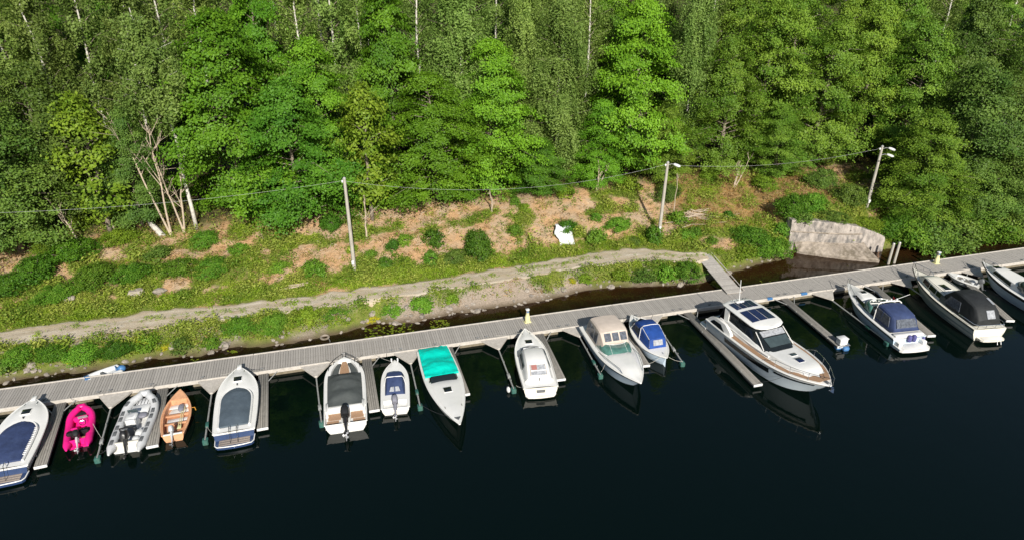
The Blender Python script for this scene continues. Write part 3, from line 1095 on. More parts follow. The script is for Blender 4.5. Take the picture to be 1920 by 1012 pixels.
for s in range(3):
    register('weeping', proto_birch(220 + s, 21, 3.5, 0.12, 90, 2.0, 0.11), MT['birchbark'], MT['l_birch'], s, 0.5, MT['bark'])
register('barebirch', proto_birch(260, 20, 2.8, 0.52, 46, 1.0, 0.12), MT['birchbark'], MT['l_birch'], 9, 0.55, MT['birchbark'])
register('spruce', proto_spruce(240, 19, 3.0, 0.22), MT['bark'], MT['l_spruce'], 1, 0.35)
NAT = dict(maple=17, darkmaple=14, alder=17, olive=15, yellow=12, birch=21, weeping=21, spruce=19, barebirch=20)
NATR = dict(maple=5.6, darkmaple=4.8, alder=4.9, olive=4.8, yellow=2.7, birch=3.4, weeping=3.5, spruce=3.0, barebirch=2.8)
TNAME = dict(maple='maple_tree', darkmaple='maple_tree', alder='alder_tree', olive='alder_tree', yellow='young_tree', birch='birch_tree', weeping='birch_tree', barebirch='birch_tree', spruce='spruce_tree')
TWORD = dict(maple='bright green maple', darkmaple='dark green maple', alder='fine leaved green alder', olive='grey green alder', yellow='yellow green young tree', birch='white trunked birch',
             weeping='weeping birch', barebirch='birch with long bare white trunk', spruce='blue green spruce')
tree_rnd = random.Random(5)


def tree(px, b, kind, h, rad, label=None, var=None, row='front row', z=6.0):
    a = a_at(px, b, z)
    lab = label or spot_label(f'{TWORD[kind]} in the forest\'s {row}', px)
    pl = PROTO[kind]
    tm, bm, cm = pl[(tree_rnd.randrange(len(pl)) if var is None else var) % len(pl)]
    r = thing(TNAME[kind], lab, 'tree', gpt(a, b, -0.15), (tree_rnd.uniform(-0.45, 0.45) if kind == 'birch' else tree_rnd.uniform(0, 6.28)), f'trees in the {row} of the forest')
    sz, sr = h / NAT[kind], rad / NATR[kind]
    r.scale = (sr, sr, sz)
    for nme, me in (('trunk', tm), ('branches', bm), ('crown', cm)):
        o = bpy.data.objects.new(nme, me)
        col.objects.link(o)
        o.parent = r
    return r


FRONT = [
    (30, 17.0, 'olive', 13.5, 5.0), (120, 20.5, 'olive', 14, 4.6), (200, 18.2, 'yellow', 12.0, 2.8), (362, 17.6, 'barebirch', 19.5, 2.8), (262, 18.6, 'olive', 11, 2.8),
    (455, 20.0, 'maple', 18.0, 5.8), (560, 16.6, 'darkmaple', 13.0, 4.6), (622, 21.0, 'maple', 15.5, 4.2), (695, 16.2, 'yellow', 12.5, 2.5), (745, 23.5, 'maple', 19.0, 4.4),
    (820, 18.6, 'maple', 12.5, 5.0), (868, 24.0, 'weeping', 21.5, 4.3), (920, 19.6, 'maple', 15.0, 4.7), (990, 23.0, 'weeping', 21, 3.0), (1040, 20.0, 'weeping', 19.5, 3.7),
    (1175, 20.5, 'maple', 18.0, 5.4), (1125, 18.8, 'maple', 9.0, 3.2), (1282, 21.5, 'weeping', 21, 3.0), (1350, 18.6, 'alder', 14.5, 4.0), (1425, 20.5, 'alder', 17.5, 4.8), (1520, 18.2, 'alder', 15.5, 4.6),
    (1600, 19.8, 'alder', 17, 4.4), (1725, 8.2, 'alder', 11.5, 4.4), (1800, 9.2, 'olive', 15, 5.2), (1895, 9.0, 'olive', 13.5, 5.2), (1755, 7.4, 'alder', 7.5, 3.9), (1835, 7.8, 'olive', 8.5, 4.0), (1905, 7.9, 'olive', 8.0, 4.2), (1690, 15.5, 'alder', 16.5, 4.6), (1780, 17.5, 'olive', 18, 4.6), (1885, 17, 'olive', 17.5, 4.8),
    (1960, 13, 'olive', 17, 5.0), (-45, 18.5, 'olive', 15, 5.0), (1010, 17.6, 'darkmaple', 6.0, 2.6), (1240, 18.0, 'alder', 8.5, 3.0), (1455, 16.6, 'alder', 8.0, 3.2),
]
for f in FRONT:
    tree(*f)
SECOND = [(15, 27, 'birch', 21, 3.6), (90, 28, 'birch', 22, 3.4), (160, 26, 'birch', 22, 3.2), (225, 28, 'birch', 21.5, 3.4), (300, 25, 'birch', 21, 3.4), (352, 29, 'birch', 22, 3.4), (415, 29, 'birch', 21, 3.2), (520, 29, 'maple', 20, 4.2), (585, 27, 'birch', 21.5, 3.2),
          (650, 29, 'birch', 22.5, 3.6), (700, 27, 'birch', 20, 3.0), (790, 29, 'birch', 22.5, 3.4), (930, 30, 'birch', 21.5, 3.2), (1040, 29, 'weeping', 22, 3.4), (1090, 27, 'birch', 21.5, 3.0), (1135, 30, 'maple', 19, 4), (1215, 29, 'weeping', 22, 3.2),
          (1305, 28, 'birch', 21.5, 3.0), (1360, 28, 'alder', 18.5, 4.4), (1470, 29, 'alder', 19, 4.8), (1560, 28, 'alder', 18.5, 4.6), (1640, 28, 'alder', 19, 4.4), (1720, 27, 'birch', 20.5, 3.2), (1800, 27, 'alder', 18, 4.6), (1880, 27, 'spruce', 19, 3.4), (1960, 25, 'alder', 18, 4.6)]
for f in SECOND:
    tree(*f, row='second row')
BACK = [(-20, 37, 'birch', 21, 3.6), (60, 38, 'birch', 22, 4), (140, 37, 'maple', 19, 4.6), (215, 39, 'birch', 22, 3.8), (290, 37, 'maple', 20, 4.4), (370, 39, 'birch', 22, 4), (450, 38, 'birch', 22, 4), (540, 40, 'birch', 22, 4), (620, 38, 'birch', 22.5, 4), (700, 39, 'birch', 22, 4),
        (780, 38, 'maple', 20, 4.6), (870, 39, 'birch', 22, 4), (960, 38, 'darkmaple', 19, 5), (1040, 39, 'birch', 22.5, 4), (1120, 38, 'alder', 20, 4.6), (1200, 39, 'birch', 22, 4), (1280, 38, 'birch', 22, 4), (1365, 38, 'alder', 20, 4.8), (1450, 39, 'alder', 21, 5), (1540, 38, 'birch', 21, 4),
        (1610, 38, 'spruce', 21, 3.4), (1680, 38, 'alder', 20, 5), (1760, 37, 'alder', 20, 5), (1850, 38, 'birch', 21, 4), (1930, 37, 'alder', 20, 5)]
for f in BACK:
    tree(*f, row='back row')


# ------------------------------------------------------------------ dead trees: pale trunks forking into bare branches
def dead_tree(a, b, h, seed, label, lean=(0, 0), stems=1, spread=0.55, nbr=6, thick=0.085):
    rg = np.random.default_rng(seed)
    r = thing('dead_tree', label, 'dead tree', gpt(a, b, -0.2), PANG, 'dead trees on the slope')
    for s in range(stems):
        ln = (lean[0] + (s - (stems - 1) / 2) * 0.2 + rg.normal() * 0.02, lean[1] + rg.normal() * 0.04)
        hh = h * rg.uniform(0.8, 1.05)
        tp = trunk_pts(rg, hh, 0.10, ln)
        obj('trunk', MB().tube(tp, [thick * (1 - 0.9 * i / 9) + 0.014 for i in range(10)], 7), MT['deadwood'], r)
        for k in range(nbr):
            u = rg.uniform(0.28, 0.95)
            th = rg.uniform(0, 6.28)
            s0 = at_z(tp, u * hh)
            l = (1 - u * 0.7) * h * 0.42 * rg.uniform(0.5, 1.2)
            d = np.array([math.cos(th) * spread, math.sin(th) * spread, 1.0 * rg.uniform(0.35, 1)])
            d /= np.linalg.norm(d)
            m_ = MB()
            p1 = s0 + d * l * 0.5 + rg.normal(size=3) * 0.08
            p2 = s0 + d * l + np.array([0, 0, 0.1 * l])
            m_.tube([s0, p1, p2], [0.035, 0.024, 0.01], 5)
            for q in range(3):
                w = rg.uniform(0.3, 0.9)
                b0 = s0 + (p2 - s0) * w
                m_.tube([b0, b0 + (d + rg.normal(size=3) * 0.5) * l * 0.35], [0.02, 0.008], 4)
            obj('branch', m_, MT['deadwood'], r)
    return r


def at_px(px, py):
    a, b = on_ground(px, py)
    return a, b


a, b = at_px(322, 442)
dead_tree(a, b, 11.5, 31, 'forked bare dead tree with bleached trunks, left of the white birch', (-0.13, 0.05), 2, 0.45, 7, 0.085)
a, b = at_px(346, 437)
dead_tree(a, b, 10.0, 32, 'bleached pinkish dead tree close beside the white birch trunk', (-0.05, 0.0), 2, 0.45, 6, 0.08)
a, b = at_px(215, 432)
dead_tree(a, b, 9.5, 35, 'half dead grey tree with crooked branches under the yellow tree', (-0.12, -0.05), 1, 1.2)
a, b = at_px(158, 468)
dead_tree(a, b, 4.6, 36, 'leaning bare grey stem at the left forest edge', (-0.28, 0.1), 1, 0.3)
a, b = at_px(688, 448)
dead_tree(a, b, 5.5, 37, 'thin bare trunk just right of the left lamp pole', (-0.03, 0), 1, 0.5)
a, b = at_px(1118, 362)
dead_tree(a, b, 3.6, 38, 'cluster of bare stems at the forest edge above the white sheet', (0.1, 0), 3, 0.3, 2, 0.06)
a, b = at_px(1376, 352)
dead_tree(a, b, 3.8, 39, 'three grey stems fanning out at the alders\' foot', (0.2, 0), 3, 0.3, 2, 0.06)
a, b = at_px(922, 398)
dead_tree(a, b, 2.4, 40, 'short grey snag on the slope above the bushes', (0.0, 0), 1, 0.3)
a, b = at_px(1262, 402)
dead_tree(a, b, 4.5, 42, 'thin straight bare stem beside the middle lamp pole', (0.0, 0), 1, 0.2, 3, 0.04)
p = [gpt(*at_px(306, 446), 0.15), gpt(*at_px(285, 428), 0.45), gpt(*at_px(256, 408), 1.3)]
o = thing('fallen_trunk', 'fallen grey trunk leaning out of the weeds left of dead trees', 'fallen trunk', p[0])
obj('log', MB().tube([q - p[0] for q in p], [0.26, 0.22, 0.16], 9), MT['birchbark'], o)
obj('broken_branch', MB().tube([p[1] - p[0], p[1] - p[0] + Vector((-0.5, -0.3, 0.9))], [0.06, 0.02], 5), MT['deadwood'], o)

# ------------------------------------------------------------------ bushes
for k in range(8):
    rg = np.random.default_rng(300 + k)
    C, D, S, RV = [], [], [], []
    ncl = 46 if k < 4 else (60 if k < 5 else 120)
    stems = MB()
    for i in range(ncl):
        th, u = rg.uniform(0, 6.28), rg.random()
        r = (0.25 + 0.75 * rg.random() ** 0.5) * math.sqrt(max(0.05, 1 - (u * 0.95) ** 2))
        r *= 1 + 0.25 * math.sin(2 * th + k) + 0.15 * math.sin(5 * th + 2 * k)
        c = np.array([r * math.cos(th), r * math.sin(th), 0.08 + u * 0.92])
        if i % 4 == 0:
            stems.tube([(0.1 * c[0], 0.1 * c[1], -0.05), c * np.array([0.6, 0.6, 0.7]), c], [0.025, 0.018, 0.008], 4)
        m = 34 if k < 5 else 62
        C.append(c + rg.normal(size=(m, 3)) * np.array([0.15, 0.15, 0.09]) * (1 if k < 5 else 0.72))
        D.append(rg.normal(size=(m, 3)) * 0.5 + np.array([0, 0, 0.7]) + np.array([math.cos(th), math.sin(th), 0]) * 0.5)
        S.append((0.085 if k < 5 else 0.044) * rg.uniform(0.6, 1.3, m))
        RV.append(np.clip(rg.normal() * 0.2 + 0.5 + rg.normal(size=m) * 0.2, 0, 1))
    cm = leaf_mesh('foliage', np.concatenate(C), np.concatenate(D), np.concatenate(S), 0.6, np.concatenate(RV), k)
    for nme, lm in (('bush', 'l_bush'), ('bushdark', 'l_dark'), ('bushyellow', 'l_yellow'), ('busholive', 'l_olive'), ('bushflower', 'l_flower')):
        c2 = cm if nme == 'bush' else cm.copy()
        c2.materials.clear()
        c2.materials.append(MT[lm])
        PROTO.setdefault(nme, []).append((mesh_of('stems', stems, MT['bark']), c2))
bw = dict(bush='bright green bush', bushdark='deep green bush', bushyellow='yellow green bush', busholive='dull green bush', bushflower='yellow flowering bush')


def bush(px, py, rpx, kind='bush', tall=1.0, label=None, where='on the bank'):
    a, b = on_ground(px, py)
    w = gpt(a, b, -0.05)
    dist = (w - Vector((0, 0, CAM_H))).length
    r = rpx / (FPX / dist)
    lab = label or spot_label(f'{bw[kind]} {where}', px)
    sm, cm = PROTO[kind][tree_rnd.randrange(5) if r < 1.15 else 5 + tree_rnd.randrange(3)]
    o = thing('bush', lab, 'bush', w, tree_rnd.uniform(0, 6.28), 'bushes on the bank')
    o.scale = (r, r, r * tall)
    for nme, me in (('stems', sm), ('foliage', cm)):
        c = bpy.data.objects.new(nme, me)
        col.objects.link(c)
        c.parent = o


bush(897, 478, 30, 'bushdark', 1.5, 'largest round bush on the bare slope, left of the white sheet')
bush(1120, 455, 18, 'bush', 1.4, 'round bush right of the white sheet')
bush(1063, 432, 17, 'bushdark', 1.1, 'bush directly behind the white sheet')
bush(812, 458, 20, 'bushdark', 1.3, 'upper of two dark bushes left of the largest slope bush')
bush(808, 492, 17, 'bush', 1.2, 'lower of two bushes left of the largest slope bush')
bush(1160, 428, 24, 'bush', 0.8, 'low wide bush on the orange earth left of middle lamp pole')
bush(1117, 412, 11, 'bush', 1.1, 'small bush high on the orange earth bank')
bush(1225, 455, 16, 'bushdark', 1.8, 'dark bush at the foot of the middle lamp pole')
bush(1560, 420, 22, 'busholive', 0.6, 'low dull bush spilling over the concrete wall\'s middle')
bush(1625, 424, 24, 'bushyellow', 0.6, 'yellowish bush at the concrete wall\'s right top')
bush(1660, 440, 26, 'bushdark', 0.9, 'dark bush covering the concrete wall\'s right end')
bush(1488, 402, 30, 'bushdark', 1.1, 'large dark bush on top of the wall\'s left end')
bush(1522, 392, 26, 'bush', 1.0, 'bright bush on top of the concrete wall')
bush(1466, 420, 16, 'bush', 1.3, 'bright bush left of the concrete wall corner')
bush(1505, 412, 18, 'busholive', 0.8, 'greyish bush hanging over the concrete wall top')
bush(1285, 447, 14, 'bush', 1.1, 'left of two small bushes right of the middle lamp pole')
bush(1302, 442, 15, 'bush', 1.1, 'right of two small bushes right of the middle lamp pole')
bush(1400, 452, 34, 'bush', 0.7, 'wide weedy bush between gangway and concrete wall')
bush(1440, 474, 36, 'bush', 0.7, 'wide weedy bush on the shore left of the concrete wall')
bush(1395, 478, 20, 'bushyellow', 0.8, 'yellowish bush on the shore beside the gangway')
bush(1365, 408, 10, 'bushdark', 1.2, 'small dark bush on the dry slope above the gangway')
bush(738, 468, 13, 'bushdark', 1.5, 'dark bush right of the left lamp pole')
bush(722, 500, 13, 'bushdark', 1.4, 'lower dark bush right of the left lamp pole')
bush(696, 482, 12, 'bush', 1.1, 'small bright bush right of the left lamp pole')
for (px, py, r, k, t_) in ((590, 512, 24, 'bush', 0.9), (340, 510, 30, 'bush', 0.7), (400, 508, 30, 'bush', 0.7), (385, 455, 26, 'bush', 0.7), (250, 520, 28, 'bushdark', 0.8), (135, 480, 36, 'bushdark', 0.7), (70, 520, 36, 'bushdark', 0.8), (20, 545, 30, 'bushdark', 0.8),
                           (180, 525, 34, 'bush', 0.7), (110, 555, 30, 'bush', 0.6), (300, 480, 22, 'busholive', 0.7), (965, 440, 13, 'bush', 1.3), (965, 382, 12, 'bush', 1.0), (855, 488, 24, 'busholive', 0.8), (985, 395, 14, 'bushyellow', 0.9), (760, 455, 16, 'bush', 0.9), (450, 470, 18, 'bush', 0.6),
                           (525, 505, 16, 'bush', 0.8), (640, 530, 18, 'bushyellow', 0.6), (1270, 415, 16, 'bush', 1.1), (1335, 455, 12, 'bush', 0.8), (1190, 455, 14, 'busholive', 0.7), (660, 470, 12, 'bushyellow', 0.8), (150, 425, 20, 'bushyellow', 0.9), (230, 450, 30, 'bushyellow', 0.6), (90, 470, 26, 'bushyellow', 0.6)):
    bush(px, py, r, k, t_, None, 'on the slope')
for (px, py, r, k, t_) in ((1540, 350, 26, 'busholive', 1.1), (1330, 335, 20, 'bushyellow', 1.0), (1180, 355, 20, 'bushyellow', 1.0), (1250, 375, 22, 'busholive', 1.3), (720, 385, 28, 'bushyellow', 1.0), (770, 380, 22, 'bush', 1.1), (880, 372, 20, 'bushdark', 1.1), (240, 400, 26, 'bush', 1.0),
                           (480, 400, 26, 'bushdark', 1.2), (290, 395, 18, 'bushyellow', 1.0), (1060, 365, 20, 'bushyellow', 0.9), (1430, 352, 22, 'bushyellow', 0.9), (1590, 378, 24, 'busholive', 1.2), (960, 345, 22, 'bushdark', 1.2), (40, 455, 28, 'bushdark', 1.0), (380, 395, 16, 'bush', 1.0), (620, 425, 24, 'bushdark', 0.9)):
    bush(px, py, r, k, t_, None, 'at the forest edge')
for (px, py, r, k, t_) in ((735, 585, 22, 'bush', 0.8), (790, 575, 24, 'bush', 0.8), (845, 563, 16, 'bushyellow', 0.8), (450, 618, 30, 'bush', 0.7), (515, 612, 28, 'bush', 0.8), (575, 597, 26, 'bushyellow', 0.7), (630, 590, 20, 'bush', 0.6), (395, 648, 16, 'bush', 0.9), (345, 650, 20, 'busholive', 0.8),
                           (280, 645, 24, 'bush', 0.7), (220, 660, 26, 'bushdark', 0.7), (160, 668, 28, 'bush', 0.7), (100, 668, 26, 'bushdark', 0.7), (40, 672, 26, 'bush', 0.7), (1245, 520, 22, 'bush', 0.9), (1205, 522, 22, 'busholive', 0.8), (1285, 518, 26, 'bush', 1.0), (1160, 520, 18, 'bushyellow', 0.8), (1095, 525, 16, 'bushyellow', 0.7), (10, 690, 20, 'busholive', 0.7)):
    bush(px, py, r, k, t_, None, 'on the bank\'s water edge')
for (px, py, r, k, t_) in ((264, 641, 11, 'bushflower', 1.0), (340, 645, 9, 'bushflower', 1.0), (138, 676, 12, 'bushflower', 0.8), (310, 652, 9, 'bushflower', 0.8), (700, 600, 10, 'bushflower', 0.8), (1070, 528, 9, 'bushflower', 0.8)):
    bush(px, py, r, k, t_, None, 'near the water edge')
for (px, py, r, k, t_) in ((1700, 458, 40, 'bush', 1.0), (1738, 462, 46, 'busholive', 1.0), (1785, 455, 48, 'busholive', 0.9), (1830, 448, 46, 'bush', 0.9), (1872, 441, 48, 'busholive', 1.0), (1912, 434, 44, 'busholive', 1.0), (1680, 436, 30, 'bushdark', 1.0)):
    bush(px, py, r, k, t_, None, 'hanging over the water')

# ------------------------------------------------------------------ the floating pier (a along it, local frame = the place's axes)
PZ, PHW = 0.50, 1.22
A0, A1 = -48.0, 66.0
pier = thing('pier', 'long grey timber floating pier with crosswise boards', 'pier', ab2w(0, 0, 0), PANG)
PW = 0.178
plank_me = []
for k in range(4):
    rr = random.Random(60 + k)
    m_ = MB().cbox(-PW / 2 + 0.008, PW / 2 - 0.008, -PHW + 0.07, PHW - 0.07, -0.05, 0, 0.006)
    me = bpy.data.meshes.new('plank')
    me.from_pydata(m_.v, [], m_.f)
    me.update()
    me.materials.append(MT['plank'])
    plank_me.append(me)
pr_ = random.Random(3)
rest = MB()
alla = [A0 + PW * (i + 0.5) for i in range(int((A1 - A0) / PW))]
in_view = [a for a in alla if -30 < proj(ab2w(a, 0, PZ))[0] < 1950]
near = set(sorted(in_view, key=lambda a: (ab2w(a, 0, PZ) - Vector((0, 0, CAM_H))).length)[:300])
for a in alla:
    dz, dr = pr_.uniform(-0.007, 0.007), pr_.uniform(-0.004, 0.004)
    if a in near:
        o = bpy.data.objects.new('plank', plank_me[pr_.randrange(4)])
        col.objects.link(o)
        o.parent = pier
        o.location = (a, pr_.uniform(-0.012, 0.012), PZ + dz)
        o.rotation_euler = (0, 0, dr)
    else:
        rest.cbox(a - PW / 2 + 0.008, a + PW / 2 - 0.008, -PHW + 0.07, PHW - 0.07, PZ - 0.05 + dz, PZ + dz, 0.006)
tag(obj('planking', rest, MT['plank'], pier, 0), kind='stuff')
SEG = 9.5
x = A0
while x < A1:
    x1 = min(A1, x + SEG)
    for s in (-1, 1):
        obj('edge_beam', MB().cbox(x + 0.012, x1 - 0.012, s * PHW - 0.065 if s > 0 else -PHW - 0.09, PHW + 0.05 if s > 0 else -PHW + 0.065, PZ - 0.24, PZ + 0.045, 0.02), MT['beam'], pier)
    obj('stringer', MB().cbox(x + 0.02, x1 - 0.02, -0.9, 0.9, PZ - 0.2, PZ - 0.06, 0.02), MT['floatc'], pier)
    for q in (0.25, 0.75):
        c = x + (x1 - x) * q
        obj('float', MB().cbox(c - 1.6, c + 1.6, -PHW + 0.02, PHW - 0.12, -0.5, PZ - 0.25, 0.06), MT['floatc'], pier)
    x = x1


def cleat(a, b, n=1):
    m_ = MB()
    m_.cbox(a - 0.05, a + 0.05, b - 0.03, b + 0.03, PZ + 0.03, PZ + 0.1, 0.01)
    m_.tube([(a - 0.14, b, PZ + 0.12), (a + 0.14, b, PZ + 0.12)], 0.03, 6)
    return obj('cleat', m_, MT['greyp'], pier)


# fingers and booms: root and tip read off the photograph at water level height
def pab(px, py, z):
    return Vector((*w2ab(sight(px, py, z)), z))


FINGERS = [((112, 757), (75, 873), 0.62, 'grey finger walkway right of the leftmost white boat'), ((305, 728), (285, 835), 0.62, 'grey finger walkway between inflatable and orange rowing boat'),
           ((494, 698), (492, 802), 0.62, 'grey finger walkway right of the slate covered boat'), ((687, 670), (702, 768), 0.62, 'grey finger walkway between teak decked and small outboard boat'),
           ((840, 651), (872, 738), 0.62, 'grey finger walkway right of the turquoise tarpaulin boat'), ((1012, 627), (1052, 710), 0.62, 'grey finger walkway right of the white hardtop boat'),
           ((1162, 604), (1212, 684), 0.5, 'grey finger walkway hidden between beige and royal blue canopies'),
           ((1290, 586), (1422, 720), 0.62, 'long weathered finger walkway along the solar panel yacht'), ((1472, 560), (1578, 648), 0.62, 'long finger walkway right of the solar panel yacht'),
           ((1640, 537), (1747, 628), 0.62, 'grey finger walkway right of the navy canopy cruiser'), ((1800, 515), (1895, 600), 0.6, 'grey finger walkway right of the black canopy cruiser')]
for fi, (r0, r1, w, lab) in enumerate(FINGERS):
    zf = 0.36
    p, q = sight(*r0, zf), sight(*r1, zf)
    a, b = w2ab(p)
    p = ab2w(a, -PHW - 0.1, zf)
    d = q - p
    L_ = math.hypot(d.x, d.y)
    t = thing('finger_walkway', lab, 'walkway', (p.x, p.y, 0), math.atan2(d.y, d.x), 'finger walkways along the pier')
    nb_ = 4
    bw_ = (w - 0.06) / nb_
    for k in range(nb_):
        y0 = -w / 2 + 0.03 + k * bw_
        o = obj('plank', MB().cbox(0.03, L_ - 0.08, y0 + 0.008, y0 + bw_ - 0.008, zf - 0.04 + pr_.uniform(-0.005, 0.005), zf + pr_.uniform(-0.006, 0.006), 0.006), MT['fplank'], t)
    for s in (-1, 1):
        obj('side_rail', MB().cbox(0, L_ - 0.04, s * w / 2 - 0.03, s * w / 2 + 0.03, zf - 0.16, zf - 0.005, 0.01), MT['fplank'], t)
        # struts to the pier
        if r0[0] != 1162:
            obj('strut', MB().tube([(0.02, s * 0.95, zf + 0.02), (1.0, s * (w / 2 + 0.02), zf - 0.05)], 0.035, 6), MT['galv'], t)
    obj('end_bumper', MB().cbox(L_ - 0.07, L_ + 0.03, -w / 2 - 0.04, w / 2 + 0.04, zf - 0.18, zf + 0.02, 0.03), MT['whitep'], t)
    obj('float', MB().cbox(L_ - 1.5, L_ - 0.3, -w / 2 + 0.05, w / 2 - 0.05, -0.35, zf - 0.17, 0.05), MT['blackp'], t)
    for k in range(3):
        xx = L_ * (0.3 + 0.27 * k)
        obj('mooring_ring', MB().tube([(xx + 0.07 * math.cos(g), -w / 2 - 0.06, zf + 0.03 + 0.07 * math.sin(g)) for g in np.linspace(0, 6.28, 9)], 0.014, 5), MT['galv'], t)

BOOMS = [((208, 765), (181, 860), 'thin mooring boom between pink dinghy and grey inflatable'), ((397, 738), (384, 826), 'thin mooring boom left of the slate covered boat'),
         ((593, 707), (603, 793), 'thin mooring boom left of the teak decked boat'), ((770, 682), (788, 762), 'thin mooring boom between small outboard boat and turquoise tarpaulin'),
         ((935, 655), (964, 730), 'thin mooring boom left of the white hardtop boat'), ((1087, 632), (1127, 703), 'thin mooring boom along the beige canopy boat'),
         ((1230, 606), (1281, 680), 'thin mooring boom right of the royal blue canopy'), ((1560, 563), (1667, 642), 'thin mooring boom left of the navy canopy cruiser'),
         ((1707, 540), (1821, 618), 'thin mooring boom left of the black canopy cruiser'), ((1840, 520), (1935, 582), 'thin mooring boom left of the rightmost boat')]
for bi, (r0, r1, lab) in enumerate(BOOMS):
    zb = 0.3
    p, q = sight(*r0, zb), sight(*r1, zb)
    a, b = w2ab(p)
    b = min(b, -PHW - 0.55)
    p = ab2w(a, b, zb)
    d = q - p
    L_ = math.hypot(d.x, d.y)
    # gusset plate of the pier at the root of the boom
    m_ = MB()
    hw_ = 1.05
    tri = [(a - hw_, -PHW - 0.095), (a - 0.09, b - 0.08), (a + 0.09, b - 0.08), (a + hw_, -PHW - 0.095)]
    m_.loft([[(u, v, PZ - 0.14) for u, v in tri], [(u, v, PZ - 0.02) for u, v in tri]])
    obj('gusset', m_, MT['beam'], pier)
    t = thing('mooring_boom', lab, 'boom', (p.x, p.y, 0), math.atan2(d.y, d.x), 'mooring booms along the pier')
    obj('pole', MB().tube([(-0.1, 0, zb + 0.02), (L_ * 0.5, 0, zb), (L_ - 0.1, 0, zb - 0.02)], 0.055, 8), MT['galv'], t)
    obj('float', MB().cbox(L_ - 0.4, L_ + 0.05, -0.17, 0.17, -0.2, zb + 0.02, 0.05), MT['greenf'], t)
    m_ = MB()
    m_.cbox(L_ * 0.62, L_ * 0.62 + 0.5, -0.1, 0.1, zb - 0.12, zb + 0.07, 0.03)
    obj('sleeve', m_, MT['greenf'] if bi % 2 else MT['galv'], t)
    for k in (0.35, 0.8):
        obj('mooring_ring', MB().tube([(L_ * k + 0.07 * math.cos(g), 0.02, zb + 0.1 + 0.07 * math.sin(g)) for g in np.linspace(0, 6.28, 9)], 0.014, 5), MT['galv'], t)
    if bi in (2, 4):
        obj('buoy', MB().blob((L_ - 0.25, 0.32 if bi == 2 else -0.05 - 0.3, 0.2), 0.24, 0.14, 0.22, 10, 6), MT['whitep'], t)
for a in np.arange(-36, 52, 3.3):
    cleat(float(a), -PHW + 0.2)
    cleat(float(a) + 0.7, -PHW + 0.2) if int(a) % 2 else None
# blue tyre-like fenders on the edge near the yacht
for (px, py, w_) in ((1506, 549, 0.62), (1443, 559, 0.5)):
    v = pab(px, py, PZ)
    o = obj('edge_fender', MB().cbox(v.x - w_ / 2, v.x + w_ / 2, -PHW - 0.17, -PHW + 0.1, PZ - 0.12, PZ + 0.1, 0.05), MT['bluef'], pier)
    o['label'] = 'blue edge fender'


# power pedestals: pale top on a yellow wrapped post
def pedestal(px, py, lab):
    w = sight(px, py, PZ)
    t = thing('power_pedestal', lab, 'pedestal', (w.x, w.y, PZ), PANG, 'power pedestals on the pier')
    obj('base', MB().cbox(-0.28, 0.28, -0.22, 0.22, 0.002, 0.05, 0.02), MT['yellow'], t)
    rings = []
    for z, r in ((0.05, 0.21), (0.25, 0.23), (0.5, 0.2), (0.7, 0.14), (0.85, 0.12)):
        rings.append([(r * math.cos(g) * (1 + 0.12 * math.sin(3 * g + z * 9)), r * math.sin(g), z) for g in np.linspace(0, 6.28, 11)[:-1]])
    obj('hose_coil', MB().loft(rings), MT['yellow'], t)
    obj('post', MB().cbox(-0.1, 0.1, -0.1, 0.1, 0.8, 1.12, 0.02), MT['galv'], t)
    obj('cap', MB().cbox(-0.15, 0.15, -0.15, 0.15, 1.12, 1.2, 0.03), MT['whitep'], t)
    obj('socket', MB().cbox(-0.06, 0.06, -0.125, -0.1, 0.92, 1.04, 0.01), MT['bluef'], t)


pedestal(989, 603, 'yellow wrapped power pedestal on the pier above the hardtop boat')
pedestal(1755, 494, 'yellow wrapped power pedestal on the pier near the concrete wall')

# gangway from the bank to the pier
g0, g1 = sight(1318, 478, 1.5), sight(1378, 548, 0.62)
d = g1 - g0
L_ = math.hypot(d.x, d.y)
t = thing('gangway', 'grey plank gangway with low handrails joining bank and pier', 'gangway', (g0.x, g0.y, 0), math.atan2(d.y, d.x))
GW = 1.45
z_at = lambda x: 1.52 + (0.60 - 1.52) * x / L_
n_ = int(L_ / 0.3)
for k in range(n_):
    x0, x1 = L_ * k / n_ + 0.012, L_ * (k + 1) / n_ - 0.012
    m_ = MB()
    m_.loft([[(x0, -GW / 2, z_at(x0) - 0.05), (x0, GW / 2, z_at(x0) - 0.05), (x0, GW / 2, z_at(x0)), (x0, -GW / 2, z_at(x0))],
             [(x1, -GW / 2, z_at(x1) - 0.05), (x1, GW / 2, z_at(x1) - 0.05), (x1, GW / 2, z_at(x1)), (x1, -GW / 2, z_at(x1))]])
    obj('plank', m_, MT['plank'], t)
for s in (-1, 1):
    obj('side_beam', MB().tube([(0, s * (GW / 2 - 0.12), z_at(0) - 0.13), (L_, s * (GW / 2 - 0.12), z_at(L_) - 0.13)], 0.07, 4), MT['rust'], t)
s = 1
m_ = MB()
m_.tube([(-0.3, s * (GW / 2 + 0.28), z_at(0) - 0.02), (L_ - 0.2, s * (GW / 2 + 0.28), z_at(L_) - 0.0)], 0.04, 6)
obj('handrail', m_, MT['beam'], t)
for k in range(5):
    x = 0.3 + (L_ - 0.8) * k / 4
    obj('rail_post', MB().tube([(x, s * (GW / 2 - 0.02), z_at(x) - 0.15), (x, s * (GW / 2 + 0.28), z_at(x) - 0.06)], 0.03, 5), MT['rust'], t)
obj('abutment', MB().cbox(-0.9, 0.12, -GW / 2 - 0.35, GW / 2 + 0.2, 0.7, 1.46, 0.05), MT['ledge'], t)


# ------------------------------------------------------------------ lamp poles and the overhead cable
def z_over(w, py):
    """height above the spot w at which the photo row py passes"""
    lo, hi = 0, 40
    for _ in range(40):
        m = (lo + hi) / 2
        if proj((w[0], w[1], m))[1] > py:
            lo = m
        else:
            hi = m
    return lo


